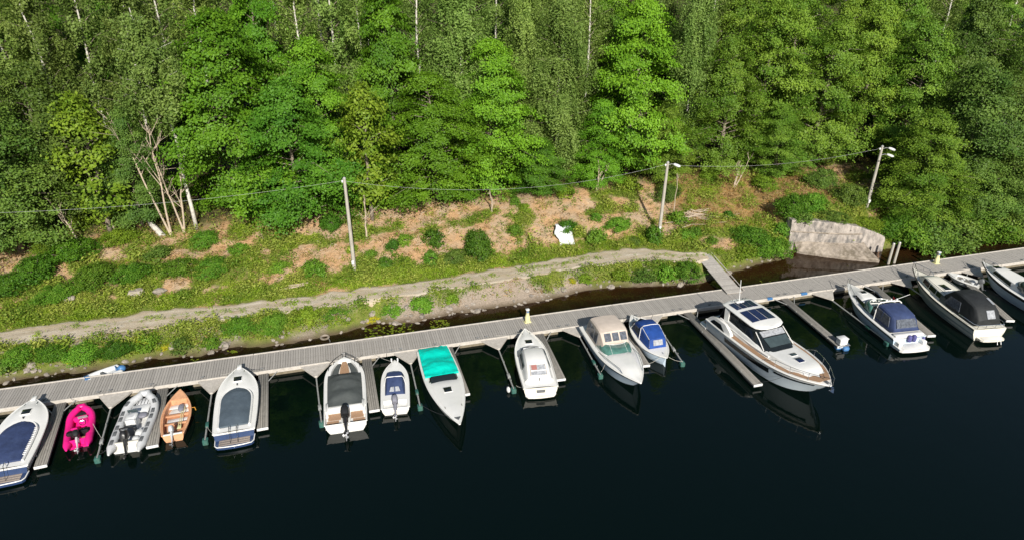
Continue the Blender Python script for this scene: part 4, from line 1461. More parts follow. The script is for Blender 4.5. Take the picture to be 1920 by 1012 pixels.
tops = []
for (px, py, pty, lean, lamps, lab) in ((665, 508, 335, 0.0, 0, 'leftmost tall grey wooden pole carrying the overhead cable'),
                                        (1235, 443, 305, 0.02, 1, 'middle grey lamp pole with one lamp head above the track'),
                                        (1624, 392, 275, 0.015, 2, 'rightmost grey lamp pole with two lamp heads by the alders')):
    a, b = on_ground(px, py)
    w = gpt(a, b, 0)
    h = z_over(w, pty) - w.z
    t = thing('lamp_pole', lab, 'lamp pole', w, 0, 'poles carrying the overhead cable')
    obj('pole', MB().tube([(0, 0, -0.5), (lean * h * 0.5, 0, h * 0.5), (lean * h, 0, h)], [0.17, 0.15, 0.12], 10), MT['polewood'], t)
    obj('pole_cap', MB().tube([(lean * h, 0, h), (lean * h, 0, h + 0.12)], [0.16, 0.06], 10), MT['galv'], t)
    obj('insulator', MB().blob((lean * h - 0.18, 0, h - 0.25), 0.09, 0.09, 0.13, 8, 5), MT['whitep'], t)
    obj('junction_box', MB().cbox(-0.11, 0.11, -0.33, -0.15, 0.75, 1.1, 0.02), MT['whitep'], t)
    for k in range(lamps):
        z = h - 0.12 - 0.65 * k
        obj('bracket', MB().tube([(lean * h, 0, z - 0.15), (lean * h + 0.3, -0.2, z + 0.05), (lean * h + 0.55, -0.35, z + 0.05)], 0.035, 6), MT['galv'], t)
        M = Matrix.Translation((lean * h + 0.75, -0.45, z)) @ Matrix.Rotation(-0.5, 4, 'Z') @ Matrix.Rotation(0.25, 4, 'Y')
        lh = obj('lamp_head', MB().blob((0, 0, 0), 0.36, 0.17, 0.11, 12, 6, 0.8, M), MT['whitep'], t)
        obj('lens', MB().blob((0.04, 0, -0.09), 0.26, 0.12, 0.05, 10, 4, 0.8, M), MT['vinyl'], lh)
    tops.append(w + Vector((lean * h - 0.18, 0, h - 0.2)))
wl = ab2w(-47, 10.5, 0)
wl.z = z_over(wl, 402)
for (p, q, sag, lab) in ((wl, tops[0], 0.9, 'overhead cable span running left out of the picture'), (tops[0], tops[1], 1.5, 'overhead cable span between left pole and middle lamp pole'), (tops[1], tops[2], 0.8, 'overhead cable span between middle and right lamp pole')):
    pts = []
    for i in range(25):
        u = i / 24
        v = p.lerp(q, u)
        v.z -= sag * 4 * u * (1 - u)
        pts.append(v)
    o = obj('overhead_cable', MB().tube([v - p for v in pts], 0.0065, 5), MT['cable'])
    o.location = p
    tag(o, lab, 'cable', 'overhead cable spans')

# ------------------------------------------------------------------ small things on the bank
a, b = on_ground(1063, 462)
w = gpt(a, b, 0)
t = thing('plastic_sheet', 'white torn plastic sheet lying on the slope beside bushes', 'sheet', w, PANG)
gr = [[None] * 9 for _ in range(9)]
vs_, fs = [], []
for i in range(9):
    for j in range(9):
        u, v = (i / 8 - 0.5) * 1.6, j / 8 * 1.7
        if j > 6 and 2 < i < 6:
            v -= 0.22
        if i == 0:
            u += 0.18 * math.sin(j * 1.1)
        z = ground(a + u, b + v) - w.z + 0.12 + 0.42 * v + 0.05 * nz(i * 0.8, j * 0.8)
        vs_.append((u, v, z))
for i in range(8):
    for j in range(8):
        fs.append((i * 9 + j, (i + 1) * 9 + j, (i + 1) * 9 + j + 1, i * 9 + j + 1))
o = obj('sheet', MB().add(vs_, fs), MT['sheet'], t, 60)
sm_ = o.modifiers.new('thick', 'SOLIDIFY')
sm_.thickness = 0.03
for (px, py, ln, rz, lab) in ((552, 542, 2.2, 0.2, 'bleached board lying in the grass above the track'), (560, 537, 1.6, 0.1, 'shorter bleached board behind the long one by the track')):
    a, b = on_ground(px, py)
    o = obj('weathered_board', MB().cbox(-ln / 2, ln / 2, -0.12, 0.12, 0.12, 0.18, 0.015), MT['deadwood'])
    o.location, o.rotation_euler = gpt(a, b, 0.1), (0.05, 0, PANG + rz)
    tag(o, lab, 'board', 'boards by the track')
# heap of cut branches on the dry slope
a, b = on_ground(1308, 408)
m_ = MB()
rg = np.random.default_rng(77)
w = gpt(a, b, 0)
for k in range(38):
    c = np.array([rg.normal() * 1.0, rg.normal() * 0.5, 0])
    c[2] = ground(a + c[0], b + c[1]) - w.z + 0.12 + rg.random() * 0.25
    th = rg.normal() * 0.5
    l = rg.uniform(0.5, 1.3)
    dv = np.array([math.cos(th), math.sin(th), rg.normal() * 0.08]) * l
    m_.tube([c - dv, c + rg.normal(size=3) * 0.06, c + dv], [0.035, 0.028, 0.012], 4)
o = obj('brushwood', m_, MT['deadwood'])
o.location, o.rotation_euler = w, (0, 0, PANG)
tag(o, 'heap of pale cut branches on the dry slope', 'brushwood', kind='stuff')
# scattered sticks on the bare slope
m_ = MB()
for k in range(120):
    a, b = rg.uniform(-22, 16), rg.uniform(10.5, 17.5)
    th = rg.uniform(0, 3.14)
    l = rg.uniform(0.25, 0.9)
    c = np.array([a, b, ground(a, b) + 0.05])
    e = np.array([a + l * math.cos(th), b + l * math.sin(th), ground(a + l * math.cos(th), b + l * math.sin(th)) + 0.08])
    m_.tube([c, e], [0.03, 0.012], 4)
o = obj('twigs', m_, MT['deadwood'])
o.location, o.rotation_euler = terrain.location, terrain.rotation_euler
tag(o, 'dead twigs strewn over the bare earth slope', 'twigs', kind='stuff')
# an old tyre with a rope at the water's edge
w = sight(609, 632, 0.12)
o = thing('old_tyre', 'pale old tyre at the water edge behind the pier', 'tyre', w)
obj('ring', MB().tube([(0.3 * math.cos(g), 0.3 * math.sin(g), 0.02) for g in np.linspace(0, 2 * math.pi, 17)], 0.08, 7), MT['ledge'], o)
obj('rope', MB().tube([(0.3, -0.1, 0.05), (0.6, -0.7, 0.08), (0.75, -1.3, 0.42)], 0.02, 5), MT['rope'], o)

# ------------------------------------------------------------------ boats: local x to the bow, y to port, z up from the waterline
class Boat:
    def __init__(s, name, label, stern, bow, beam, zst=0.7, zbw=1.2, zs0=0.1, zb0=None, t0=0.42, p=2.3, tw=0.88, cat='boat', setback=0.0, fl=0.8, rake=0.12, kd=0.35, double=False, dl=0.0):
        S, B_ = sight(*stern, zs0), sight(*bow, zbw if zb0 is None else zb0)
        d = B_ - S
        s.L = math.hypot(d.x, d.y) + dl
        h = Vector((d.x, d.y, 0)).normalized()
        c = Vector((S.x, S.y, 0)) + h * (s.L / 2)
        s.t = thing(name, label, cat, c, math.atan2(d.y, d.x), 'boats moored at the pier')
        s.B, s.zst, s.zbw, s.t0, s.p, s.tw, s.sb, s.fl, s.rk, s.kd, s.dbl = beam, zst, zbw, t0, p, tw, setback, fl, rake, kd, double
        s.Lh = s.L - setback
        s.x0 = -s.L / 2 + setback

    def X(s, t):
        return s.x0 + s.Lh * t

    def half(s, t):
        t = min(1, max(0, t))
        if t < s.t0:
            k = math.sin(math.pi / 2 * t / s.t0)
            if s.dbl:
                f = (1 - (1 - t / s.t0) ** 2.2)
                f = max(f, 0.03)
            else:
                f = s.tw + (1 - s.tw) * k
        else:
            f = max(0.0, 1 - ((t - s.t0) / (1 - s.t0)) ** s.p)
        return max(0.015, f * s.B / 2)

    def sheer(s, t):
        return s.zst + (s.zbw - s.zst) * (0.25 * t + 0.75 * t * t) + (0.12 * (1 - t / 0.3) ** 2 if s.dbl and t < 0.3 else 0)

    def hp(s, t, f, side=1):
        """a point of the hull side: f = 0 at the gunwale, 1 at the chine"""
        g = Vector((s.X(t), s.half(t), s.sheer(t)))
        xc = s.x0 + s.Lh * (t - s.rk * t ** 4)
        if s.dbl and t < s.t0:
            xc += s.Lh * 0.06 * (1 - t / s.t0) ** 3
        c = Vector((xc, s.half(t) * s.fl * (1 - 0.3 * t ** 3), 0.02 + 0.3 * s.zbw * t ** 5))
        q = g.lerp(c, f)
        q.y += 0.10 * s.half(t) * 4 * f * (1 - f) * (0.5 - 0.9 * t)
        q.y *= side
        return q

    def keel(s, t):
        x = s.x0 + s.Lh * (t - s.rk * 1.7 * t ** 4)
        return Vector((x, 0, -s.kd + (s.zbw * 0.3 + s.kd) * t ** 6))

    def ts(s, n=22):
        return [1 - (1 - i / n) ** 1.25 if False else i / n for i in range(n)] + [0.975, 0.99, 1.0]

    def hull(s, m, name='hull'):
        rings = []
        for t in s.ts():
            r = [s.hp(t, f) for f in (0, 0.2, 0.45, 0.7, 1)] + [s.keel(t)] + [s.hp(t, f, -1) for f in (1, 0.7, 0.45, 0.2, 0)]
            rings.append(r)
        return obj(name, MB().loft(rings, False, True, True), m, s.t)

    def band(s, f0, f1, m, name='stripe', ta=0.0, tb=0.985, off=0.012, n=20):
        mb = MB()
        for side in (1, -1):
            rings = []
            for i in range(n + 1):
                t = ta + (tb - ta) * i / n
                e = 1.0
                a_, b_ = s.hp(t, f0, side), s.hp(t, f1, side)
                o = Vector((0.2 * t * t, side, 0)).normalized() * off
                rings.append([a_ + o, b_ + o, b_ - o * 2, a_ - o * 2])
            mb.loft(rings)
        return obj(name, mb, m, s.t)

    def rail(s, m, r=0.035, name='rub_rail', dz=-0.03):
        mb = MB()
        P = [s.hp(t, 0.0) + Vector((0, 0.012, dz)) for t in s.ts()]
        Q = [Vector((p.x, -p.y, p.z)) for p in reversed(P)]
        mb.tube(P + Q, r, 6)
        return obj(name, mb, m, s.t)

    def deck(s, m, zf=None, tbreaks=(), sbreaks=(), ta=0.0, tb=1.0, name='deck', inset=0.985, n=26):
        T = sorted(set([ta + (tb - ta) * i / n for i in range(n + 1)] + [q for t in tbreaks for q in (t - 0.004, t + 0.004) if ta <= q <= tb]))
        Sx = sorted(set([-1, -0.9, -0.7, -0.45, -0.2, 0, 0.2, 0.45, 0.7, 0.9, 1] + [q for u in sbreaks for q in (u - 0.012, u + 0.012, -u - 0.012, -u + 0.012)]))
        vs_, fs = [], []
        for t in T:
            for u in Sx:
                z = s.sheer(t) + (zf(t, u) if zf else 0.05 * (1 - u * u))
                vs_.append((s.X(t), u * s.half(t) * inset, z))
        k = len(Sx)
        for i in range(len(T) - 1):
            for j in range(k - 1):
                fs.append((i * k + j, (i + 1) * k + j, (i + 1) * k + j + 1, i * k + j + 1))
        mb = MB().add(vs_, fs)
        return obj(name, mb, m, s.t, 32)

    def patch(s, m, name, ta, tb, ua, ub, dz=0.012, th=0.02, zf=None, n=8, parent=None):
        """a slab lying on the deck between stations ta..tb and side fractions ua..ub"""
        rings = []
        for i in range(n + 1):
            t = ta + (tb - ta) * i / n
            u0, u1 = (ua(t), ub(t)) if callable(ua) else (ua, ub)
            h = s.half(t)
            z0 = s.sheer(t) + (zf(t, u0) if zf else 0.05 * (1 - u0 * u0)) + dz
            z1 = s.sheer(t) + (zf(t, u1) if zf else 0.05 * (1 - u1 * u1)) + dz
            rings.append([(s.X(t), u0 * h, z0), (s.X(t), u1 * h, z1), (s.X(t), u1 * h, z1 + th), (s.X(t), u0 * h, z0 + th)])
        return obj(name, MB().loft(rings), m, parent or s.t)

    def cover(s, m, name, ta, tb, w, crown=0.25, base=0.05, bumps=None, n=22, nose=0.0, skirt=0.06, seed=1, wrinkle=0.012, tail=0.0):
        rings = []
        for i in range(n + 1):
            k = i / n
            t = ta + (tb - ta) * k
            ww = w(t) if callable(w) else w
            if nose and k > 1 - nose:
                ww *= math.sqrt(max(0.03, 1 - ((k - (1 - nose)) / nose) ** 2))
            if tail and k < tail:
                ww *= math.sqrt(max(0.1, 1 - ((tail - k) / tail) ** 2))
            h = s.half(t) * ww
            z = s.sheer(t) + base
            up = crown * min(1, 5 * k + 0.15) * min(1, 5 * (1 - k) + 0.15) * (1 + (bumps(k) if bumps else 0))
            r = [(s.X(t), h, z - skirt)]
            for u in (1, 0.93, 0.8, 0.62, 0.42, 0.2, 0, -0.2, -0.42, -0.62, -0.8, -0.93, -1):
                r.append((s.X(t), u * h, z + up * (1 - abs(u) ** 2.4) + wrinkle * 2 * nz(k * 9 + seed, u * 4, seed)))
            r.append((s.X(t), -h, z - skirt))
            rings.append(r)
        return obj(name, MB().loft(rings, False, True, True), m, s.t, 45)

    def tent(s, m, name, secs, sharp=30):
        """secs: (t, half width low, half width high, z low, z high)"""
        rings = []
        for (t, wb, wt, zb, zt) in secs:
            x = s.X(t)
            rings.append([(x, wb, zb), (x, wb * 0.6 + wt * 0.4, zb * 0.55 + zt * 0.45 - 0.02), (x, wt, zt - 0.13), (x, wt * 0.9, zt - 0.035), (x, wt * 0.6, zt + 0.02), (x, 0, zt + 0.05),
                          (x, -wt * 0.6, zt + 0.02), (x, -wt * 0.9, zt - 0.035), (x, -wt, zt - 0.13), (x, -wb * 0.6 - wt * 0.4, zb * 0.55 + zt * 0.45 - 0.02), (x, -wb, zb)])
        return obj(name, MB().loft(rings, False, True, True), m, s.t, sharp)

    def pane(s, m, name, pts, th=0.02, parent=None):
        return obj(name, MB().panel(pts, th), m, parent or s.t, 0)

    def pulpit(s, m, ta, hgt=0.45, r=0.018, n=10, posts=3, inset=0.92, name='bow_rail', tip=0.0):
        mb = MB()
        P = []
        for i in range(n + 1):
            t = ta + (1 - ta) * i / n
            P.append(Vector((s.X(t) + tip * (i / n) ** 3, max(0.12 if i == n else 0, s.half(t) * inset), s.sheer(t) + hgt * min(1, 4 * i / n + 0.05))))
        Q = [Vector((p.x, -p.y, p.z)) for p in reversed(P)]
        mb.tube(P + Q, r, 5)
        o = obj(name, mb, m, s.t)
        for k in range(posts):
            i = int(n * (k + 1) / (posts))
            for side in (1, -1):
                p = P[min(i, n)]
                q = Vector((p.x - 0.04, p.y * side, p.z))
                obj('stanchion', MB().tube([(q.x, q.y * 0.97, s.sheer(min(1, ta + (1 - ta) * i / n))), q], r * 0.85, 5), m, o)
        return o

    def box(s, m, name, t, y, z0, z1, lx, ly, c=0.03, parent=None):
        x = s.X(t)
        return obj(name, MB().cbox(x - lx / 2, x + lx / 2, y - ly / 2, y + ly / 2, z0, z1, c), m, parent or s.t)

    def hatch(s, t, y=0.0, lx=0.5, ly=0.5, m=None, zf=None, dz=0.0):
        u = y / s.half(t)
        z = s.sheer(t) + (zf(t, u) if zf else 0.05 * (1 - u * u)) + dz
        x = s.X(t)
        f = obj('hatch', MB().cbox(x - lx / 2 - 0.04, x + lx / 2 + 0.04, y - ly / 2 - 0.04, y + ly / 2 + 0.04, z - 0.05, z + 0.035, 0.015), MT['gel'], s.t)
        obj('hatch_pane', MB().cbox(x - lx / 2, x + lx / 2, y - ly / 2, y + ly / 2, z + 0.0, z + 0.05, 0.01), m or MT['glass'], f)
        return f

    def bow_cleat(s, t, y):
        z = s.sheer(t) + 0.04
        mb = MB().tube([(s.X(t) - 0.11, y, z + 0.05), (s.X(t) + 0.11, y, z + 0.05)], 0.018, 5)
        mb.cbox(s.X(t) - 0.03, s.X(t) + 0.03, y - 0.02, y + 0.02, z - 0.03, z + 0.05, 0.006)
        return obj('cleat', mb, MT['chrome'], s.t)

    def transom_platform(s, m, depth, z=0.28, w=0.9, edge=None, inlay=None, th=0.12, slats=4):
        hb = s.half(0) * w
        x1 = s.x0 + 0.02
        x0 = x1 - depth
        out = [(x1, hb), (x0 + 0.22, hb * 0.97), (x0 + 0.06, hb * 0.86), (x0, hb * 0.5), (x0 - 0.03, 0), (x0, -hb * 0.5), (x0 + 0.06, -hb * 0.86), (x0 + 0.22, -hb * 0.97), (x1, -hb)]
        o = obj('swim_platform', MB().loft([[(a, b, z - th) for a, b in out], [(a, b, z) for a, b in out]]), m, s.t, 30)
        if edge:
            obj('platform_edge', MB().tube([(a, b, z - 0.02) for a, b in out], 0.035, 6), edge, o)
        if inlay:
            for k in range(slats):
                xa = x0 + 0.1 + (depth - 0.2) * k / slats
                obj('slat', MB().cbox(xa, xa + (depth - 0.2) / slats - 0.03, -hb * 0.78, hb * 0.78, z + 0.002, z + 0.02, 0.005), inlay, o)
        return o

    def motor(s, t, y, z, tilt=60, sc=1.0, cowl=None, leg=None, prop=None, stripe=None):
        M = Matrix.Translation((s.X(t), y, z)) @ Matrix.Rotation(R(tilt), 4, 'Y') @ Matrix.Scale(sc, 4)
        mb = MB()
        rings = []
        for zz, lx, ly in ((0.12, 0.13, 0.09), (-0.1, 0.14, 0.10), (-0.5, 0.12, 0.07), (-0.8, 0.10, 0.045), (-1.0, 0.10, 0.04)):
            rings.append([M @ Vector((-0.16 + lx * math.cos(g), ly * math.sin(g), zz)) for g in np.linspace(0, 2 * math.pi, 11)[:-1]])
        mb.loft(rings)
        mb.cbox(-0.12, 0.1, -0.13, 0.13, -0.28, 0.08, 0.03, M)
        mb.cbox(-0.42, -0.02, -0.11, 0.11, -0.80, -0.775, 0.01, M)
        o = obj('outboard_motor', mb, leg or MT['greyp'], s.t)
        rings = []
        for zz, lx, ly, cx in ((0.10, 0.28, 0.17, -0.14), (0.16, 0.36, 0.22, -0.14), (0.38, 0.38, 0.23, -0.15), (0.55, 0.34, 0.20, -0.16), (0.66, 0.24, 0.14, -0.18), (0.69, 0.08, 0.05, -0.18)):
            f = lambda q: math.copysign(abs(q) ** 0.7, q)
            rings.append([M @ Vector((cx + lx * f(math.cos(g)), ly * f(math.sin(g)), zz)) for g in np.linspace(0, 2 * math.pi, 15)[:-1]])
        obj('cowling', MB().loft(rings), cowl or MT['blackp'], o)
        if stripe:
            mb = MB().cbox(-0.30, 0.02, -0.07, 0.07, 0.66, 0.70, 0.01, M)
            obj('badge', mb, stripe, o)
        mb = MB()
        prof = [(0.16, 0.01), (0.1, 0.06), (-0.2, 0.075), (-0.38, 0.05)]
        mb.loft([[M @ Vector((-0.16 + x, r * math.cos(g), -0.98 + r * math.sin(g))) for g in np.linspace(0, 2 * math.pi, 9)[:-1]] for x, r in prof])
        mb.panel([M @ Vector(q) for q in ((-0.05, 0, -1.03), (-0.3, 0, -1.03), (-0.32, 0, -1.22), (-0.2, 0, -1.2))], 0.02)
        obj('lower_unit', mb, prop or leg or MT['greyp'], o)
        mb = MB()
        for k in range(3):
            g = k * 2.094
            c_, s_ = math.cos(g), math.sin(g)
            mb.panel([M @ Vector((-0.50 + dx, r * (c_ * cu - s_ * su), -0.98 + r * (s_ * cu + c_ * su))) for dx, r, cu, su in
                      ((0, 0.04, 1, 0), (-0.05, 0.15, 0.86, 0.5), (0.0, 0.19, 1, 0.0), (0.06, 0.14, 0.86, -0.5))], 0.015)
        obj('propeller', mb, prop or MT['silver'], o)
        return o

    def rope(s, t, y, target, label, sag=0.25, m='rope'):
        p = s.t.matrix_basis @ Vector((s.X(t), y, s.sheer(t) + 0.05))
        P = []
        for i in range(9):
            u = i / 8
            q = p.lerp(target, u)
            q.z = max(0.06, q.z - sag * 4 * u * (1 - u))
            P.append(q - p)
        o = obj('mooring_rope', MB().tube(P, 0.012, 5), MT[m])
        o.location = p
        return tag(o, label, 'rope', 'mooring ropes')


def seat(b, m, t, y, z, lx=0.5, ly=0.5, h=0.35, back=0.35, name='seat'):
    x = b.X(t)
    o = obj(name, MB().cbox(x - lx / 2, x + lx / 2, y - ly / 2, y + ly / 2, z, z + h, 0.05), m, b.t)
    if back:
        obj('backrest', MB().cbox(x - lx / 2 - 0.06, x - lx / 2 + 0.07, y - ly / 2 + 0.02, y + ly / 2 - 0.02, z + h * 0.6, z + h + back, 0.04), m, o)
    return o


def fender(b, t, y, z, m, r=0.11, ln=0.5):
    x = b.X(t)
    o = obj('fender', MB().loft([[(x + rr * math.cos(g), y + rr * math.sin(g), z + zz) for g in np.linspace(0, 6.2832, 11)[:-1]] for zz, rr in ((-ln / 2, 0.03), (-ln / 2 + 0.06, r * 0.8), (-ln / 4, r), (ln / 4, r), (ln / 2 - 0.06, r * 0.8), (ln / 2, 0.03))]), m, b.t)
    return o


# ---- covered cuddy boats with a navy transom (leftmost one and the slate covered one)
def cuddy(label, stern, bow, beam, canvas, eyelets):
    b = Boat('motorboat', label, stern, bow, beam, 0.8, 1.15, 0.15, None, 0.42, 3.1, 0.92, setback=0.78)
    zf = lambda t, u: 0.06 * (1 - u * u) + 0.14 * (smooth(t, 0.5, 0.64) * (1 - smooth(t, 0.8, 0.95))) * (1 - smooth(abs(u), 0.45, 0.85))
    b.hull(MT['gel'])
    b.deck(MT['gel'], zf)
    b.rail(MT['gel'], 0.05)
    b.band(0.16, 0.24, MT['navyhull'])
    rim = []
    for i in range(21):
        th = math.pi * i / 20
        t = 0.60 + 0.10 * math.sin(th) ** 0.7
        rim.append((b.X(t), b.half(t) * 0.74 * math.cos(th), b.sheer(t) + 0.32))
    wfun = lambda t: 0.72 - 0.05 * smooth(t, 0.4, 0.7)
    b.cover(canvas, 'cockpit_cover', 0.06, 0.63, wfun, 0.16, 0.16, None, 24, 0.30, 0.10, 3)
    # white coaming that the cover is laced to
    P = []
    for i in range(25):
        k = i / 24
        t = 0.055 + 0.585 * k
        ww = wfun(t) * (math.sqrt(max(0.02, 1 - ((k - 0.7) / 0.3) ** 2)) if k > 0.7 else 1) + 0.03
        P.append(Vector((b.X(t), b.half(t) * ww, b.sheer(t) + 0.10)))
    o = obj('coaming', MB().tube(P + [Vector((p.x, -p.y, p.z)) for p in reversed(P)], 0.075, 7), MT['gel'], b.t)
    if eyelets:
        for k in range(3, 19):
            p = P[k]
            obj('lacing_hook', MB().cbox(p.x - 0.045, p.x + 0.045, -p.y - 0.02, -p.y + 0.13, p.z + 0.04, p.z + 0.10, 0.01), MT['gel'], o)
    b.hatch(0.76, 0, 0.5, 0.5, MT['glass'], zf)
    b.box(MT['blackp'], 'navigation_light', 0.665, 0, b.sheer(0.66) + 0.1, b.sheer(0.66) + 0.34, 0.08, 0.08, 0.02)
    b.box(MT['gel'], 'bow_roller', 0.995, 0, b.sheer(1) - 0.06, b.sheer(1) + 0.08, 0.55, 0.3, 0.04)
    for y in (0.35, -0.35):
        b.bow_cleat(0.9, y)
    hb = b.half(0)
    # navy transom face, platform with grey slats, chrome handles
    b.pane(MT['navyhull'], 'transom', [(b.x0 - 0.03, hb * 0.98, b.zst - 0.12), (b.x0 - 0.03, -hb * 0.98, b.zst - 0.12), (b.x0 - 0.12, -hb * 0.95, 0.3), (b.x0 - 0.12, hb * 0.95, 0.3)], 0.05)
    b.transom_platform(MT['navyhull'], 0.82, 0.34, 0.97, MT['gel'], MT['teakgrey'], 0.22, 3)
    for y in (0.22, -0.22):
        obj('boarding_handle', MB().tube([(b.x0 + 0.12, y, b.zst + 0.08), (b.x0 + 0.02, y, b.zst + 0.42), (b.x0 - 0.25, y, b.zst + 0.35), (b.x0 - 0.55, y, 0.36)], 0.022, 6), MT['chrome'], b.t)
    return b


b1 = cuddy('leftmost white boat, navy cover laced over its cockpit, cut by the frame', (2, 912), (64, 746), 2.75, MT['navy'], True)
b5 = cuddy('white boat with smooth slate grey cover and navy swim platform', (440, 838), (449, 687), 2.62, MT['slate'], False)


# ---- inflatables
def rib(label, stern, bow, beam, tube_m, inner_m, r, zt, name='inflatable_boat', pads=None, vee=True):
    b = Boat(name, label, stern, bow, beam, zt, zt + 0.3, 0.25, None, 0.5, 4.2, 0.93)
    mb = MB()
    P, rs = [], []
    for i in range(19):
        t = 0.04 + 0.94 * i / 18
        y = max(0.0, b.half(t) - r)
        P.append(Vector((b.X(t), y, zt - r * 0.7 + (0.32 * smooth(t, 0.5, 1)))))
        rs.append(r * (1 - 0.12 * smooth(t, 0.7, 1)))
    P[-1].y = 0.2 * b.B / 2
    cone = Vector((b.X(0) - 0.32 * (r / 0.24), P[0].y + 0.0, P[0].z + 0.03))
    full = [cone] + P + [Vector((p.x, -p.y, p.z)) for p in reversed(P)] + [Vector((cone.x, -cone.y, cone.z))]
    rr_ = [r * 0.25] + rs + list(reversed(rs)) + [r * 0.25]
    mb.tube(full, rr_, 12)
    obj('buoyancy_tube', mb, tube_m, b.t, 60)
    rings = []
    for t in [i / 14 for i in range(15)]:
        h = max(0.05, b.half(t * 0.95) - r * 1.1)
        x = b.X(0.04 + t * 0.9)
        z = 0.12 + 0.2 * smooth(t, 0.6, 1)
        rings.append([(x, h, z), (x, -h, z), (x, -h * 0.8, z - 0.25), (x, 0, z - 0.45 * (1 - t * 0.5)), (x, h * 0.8, z - 0.25)])
    obj('hull', MB().loft(rings), inner_m, b.t)
    if pads:
        for k in range(pads):
            t = 0.10 + 0.66 * k / (pads - 1)
            for s_ in (1, -1):
                i = 1 + int(round((t - 0.04) / 0.94 * 18))
                p, q = full[i], full[min(i + 1, 19)]
                d = (q - p).normalized()
                if s_ < 0:
                    p = Vector((p.x, -p.y, p.z))
                    d = Vector((d.x, -d.y, d.z))
                M = Matrix.Translation((p.x, p.y, p.z + r * 0.93)) @ Matrix.Rotation(math.atan2(d.y, d.x), 4, 'Z')
                obj('step_pad', MB().cbox(-0.24, 0.24, -0.105, 0.105, -0.05, 0.045, 0.03, M), MT['greyp'], b.t)
    b.P = full
    return b


b2 = rib('small hot pink dinghy with black seat and outboard', (146, 836), (152, 757), 1.72, MT['pink'], MT['pink'], 0.23, 0.5)
obj('bow_locker', MB().cbox(b2.X(0.80), b2.X(0.90), -0.34, 0.34, 0.3, 0.55, 0.06), MT['blackp'], b2.t)
obj('thwart', MB().cbox(b2.X(0.68), b2.X(0.77), -0.55, 0.55, 0.25, 0.55, 0.05), MT['pink'], b2.t)
obj('steering_console', MB().cbox(b2.X(0.52), b2.X(0.64), -0.45, 0.12, 0.2, 0.62, 0.05), MT['pink'], b2.t)
obj('windscreen', MB().panel([(b2.X(0.645), -0.46, 0.6), (b2.X(0.645), 0.1, 0.6), (b2.X(0.62), 0.08, 0.82), (b2.X(0.62), -0.44, 0.82)]), MT['vinyl'], b2.t, 0)
obj('steering_wheel', MB().tube([(b2.X(0.5) + 0.04 * math.sin(g), -0.18 + 0.17 * math.cos(g), 0.62 + 0.15 * math.sin(g)) for g in np.linspace(0, 6.2832, 13)], 0.02, 5), MT['chrome'], b2.t)
seat(b2, MT['pink'], 0.44, 0.25, 0.16, 0.4, 0.4, 0.3, 0.2)
o = obj('bench_seat', MB().cbox(b2.X(0.24), b2.X(0.36), -0.66, 0.66, 0.25, 0.62, 0.06), MT['blackp'], b2.t)
obj('backrest', MB().cbox(b2.X(0.215), b2.X(0.245), -0.6, 0.6, 0.5, 0.8, 0.04), MT['blackp'], o)
obj('transom', MB().cbox(b2.X(0.09), b2.X(0.12), -0.55, 0.55, 0.0, 0.5, 0.02), MT['pink'], b2.t)
obj('fuel_tank', MB().cbox(b2.X(0.13), b2.X(0.2), -0.5, -0.15, 0.15, 0.4, 0.04), MT['orange'], b2.t)
b2.motor(0.10, 0.0, 0.52, 52, 0.82, MT['blackp'], MT['silver'], MT['silver'])

b3 = rib('light grey rigid inflatable with dark pads along both tubes', (236, 846), (272, 731), 2.35, MT['ribgrey'], MT['whitep'], 0.27, 0.62, pads=6)
for k in range(4):
    obj('bow_seam', MB().cbox(b3.X(0.80), b3.X(0.93), -0.3 + 0.2 * k - 0.02, -0.3 + 0.2 * k + 0.02, 0.56, 0.60, 0.008), MT['greyp'], b3.t)
obj('bow_cushion', MB().cbox(b3.X(0.80), b3.X(0.94), -0.42, 0.42, 0.35, 0.57, 0.06), MT['ribgrey'], b3.t)
obj('foredeck_locker', MB().cbox(b3.X(0.62), b3.X(0.79), -0.55, 0.55, 0.15, 0.62, 0.05), MT['whitep'], b3.t)
obj('folded_cover', MB().blob((b3.X(0.585), -0.28, 0.55), 0.28, 0.3, 0.14, 12, 6, 0.8), MT['metalgrey'], b3.t)
o = obj('steering_console', MB().cbox(b3.X(0.42), b3.X(0.57), -0.12, 0.52, 0.15, 0.92, 0.06), MT['whitep'], b3.t)
obj('console_dial', MB().tube([(b3.X(0.49), 0.2, 0.92), (b3.X(0.49), 0.2, 0.935)], 0.14, 14), MT['ribgrey'], o)
obj('console_screen', MB().panel([(b3.X(0.575), -0.1, 0.9), (b3.X(0.575), 0.5, 0.9), (b3.X(0.56), 0.48, 1.15), (b3.X(0.56), -0.08, 1.15)]), MT['smoke'], o, 0)
obj('console_rail', MB().tube([(b3.X(0.41), -0.14, 0.6), (b3.X(0.4), -0.14, 1.0), (b3.X(0.4), 0.54, 1.0), (b3.X(0.41), 0.54, 0.6)], 0.022, 6), MT['chrome'], o)
obj('helm_seat', MB().cbox(b3.X(0.29), b3.X(0.38), -0.2, 0.55, 0.2, 0.7, 0.06), MT['greyp'], b3.t)
obj('helm_backrest', MB().tube([(b3.X(0.28), -0.25, 0.7), (b3.X(0.255), -0.2, 0.98), (b3.X(0.25), 0.17, 1.05), (b3.X(0.255), 0.55, 0.98), (b3.X(0.28), 0.6, 0.7)], 0.05, 7), MT['blackp'], b3.t)
obj('gear_bag', MB().blob((b3.X(0.27), -0.45, 0.42), 0.33, 0.22, 0.2, 12, 6, 0.7), MT['whitep'], b3.t)
obj('gear_bag', MB().blob((b3.X(0.16), -0.4, 0.45), 0.25, 0.22, 0.18, 12, 6, 0.8), MT['ribgrey'], b3.t)
obj('battery_box', MB().cbox(b3.X(0.13), b3.X(0.2), 0.35, 0.65, 0.18, 0.5, 0.03), MT['blackp'], b3.t)
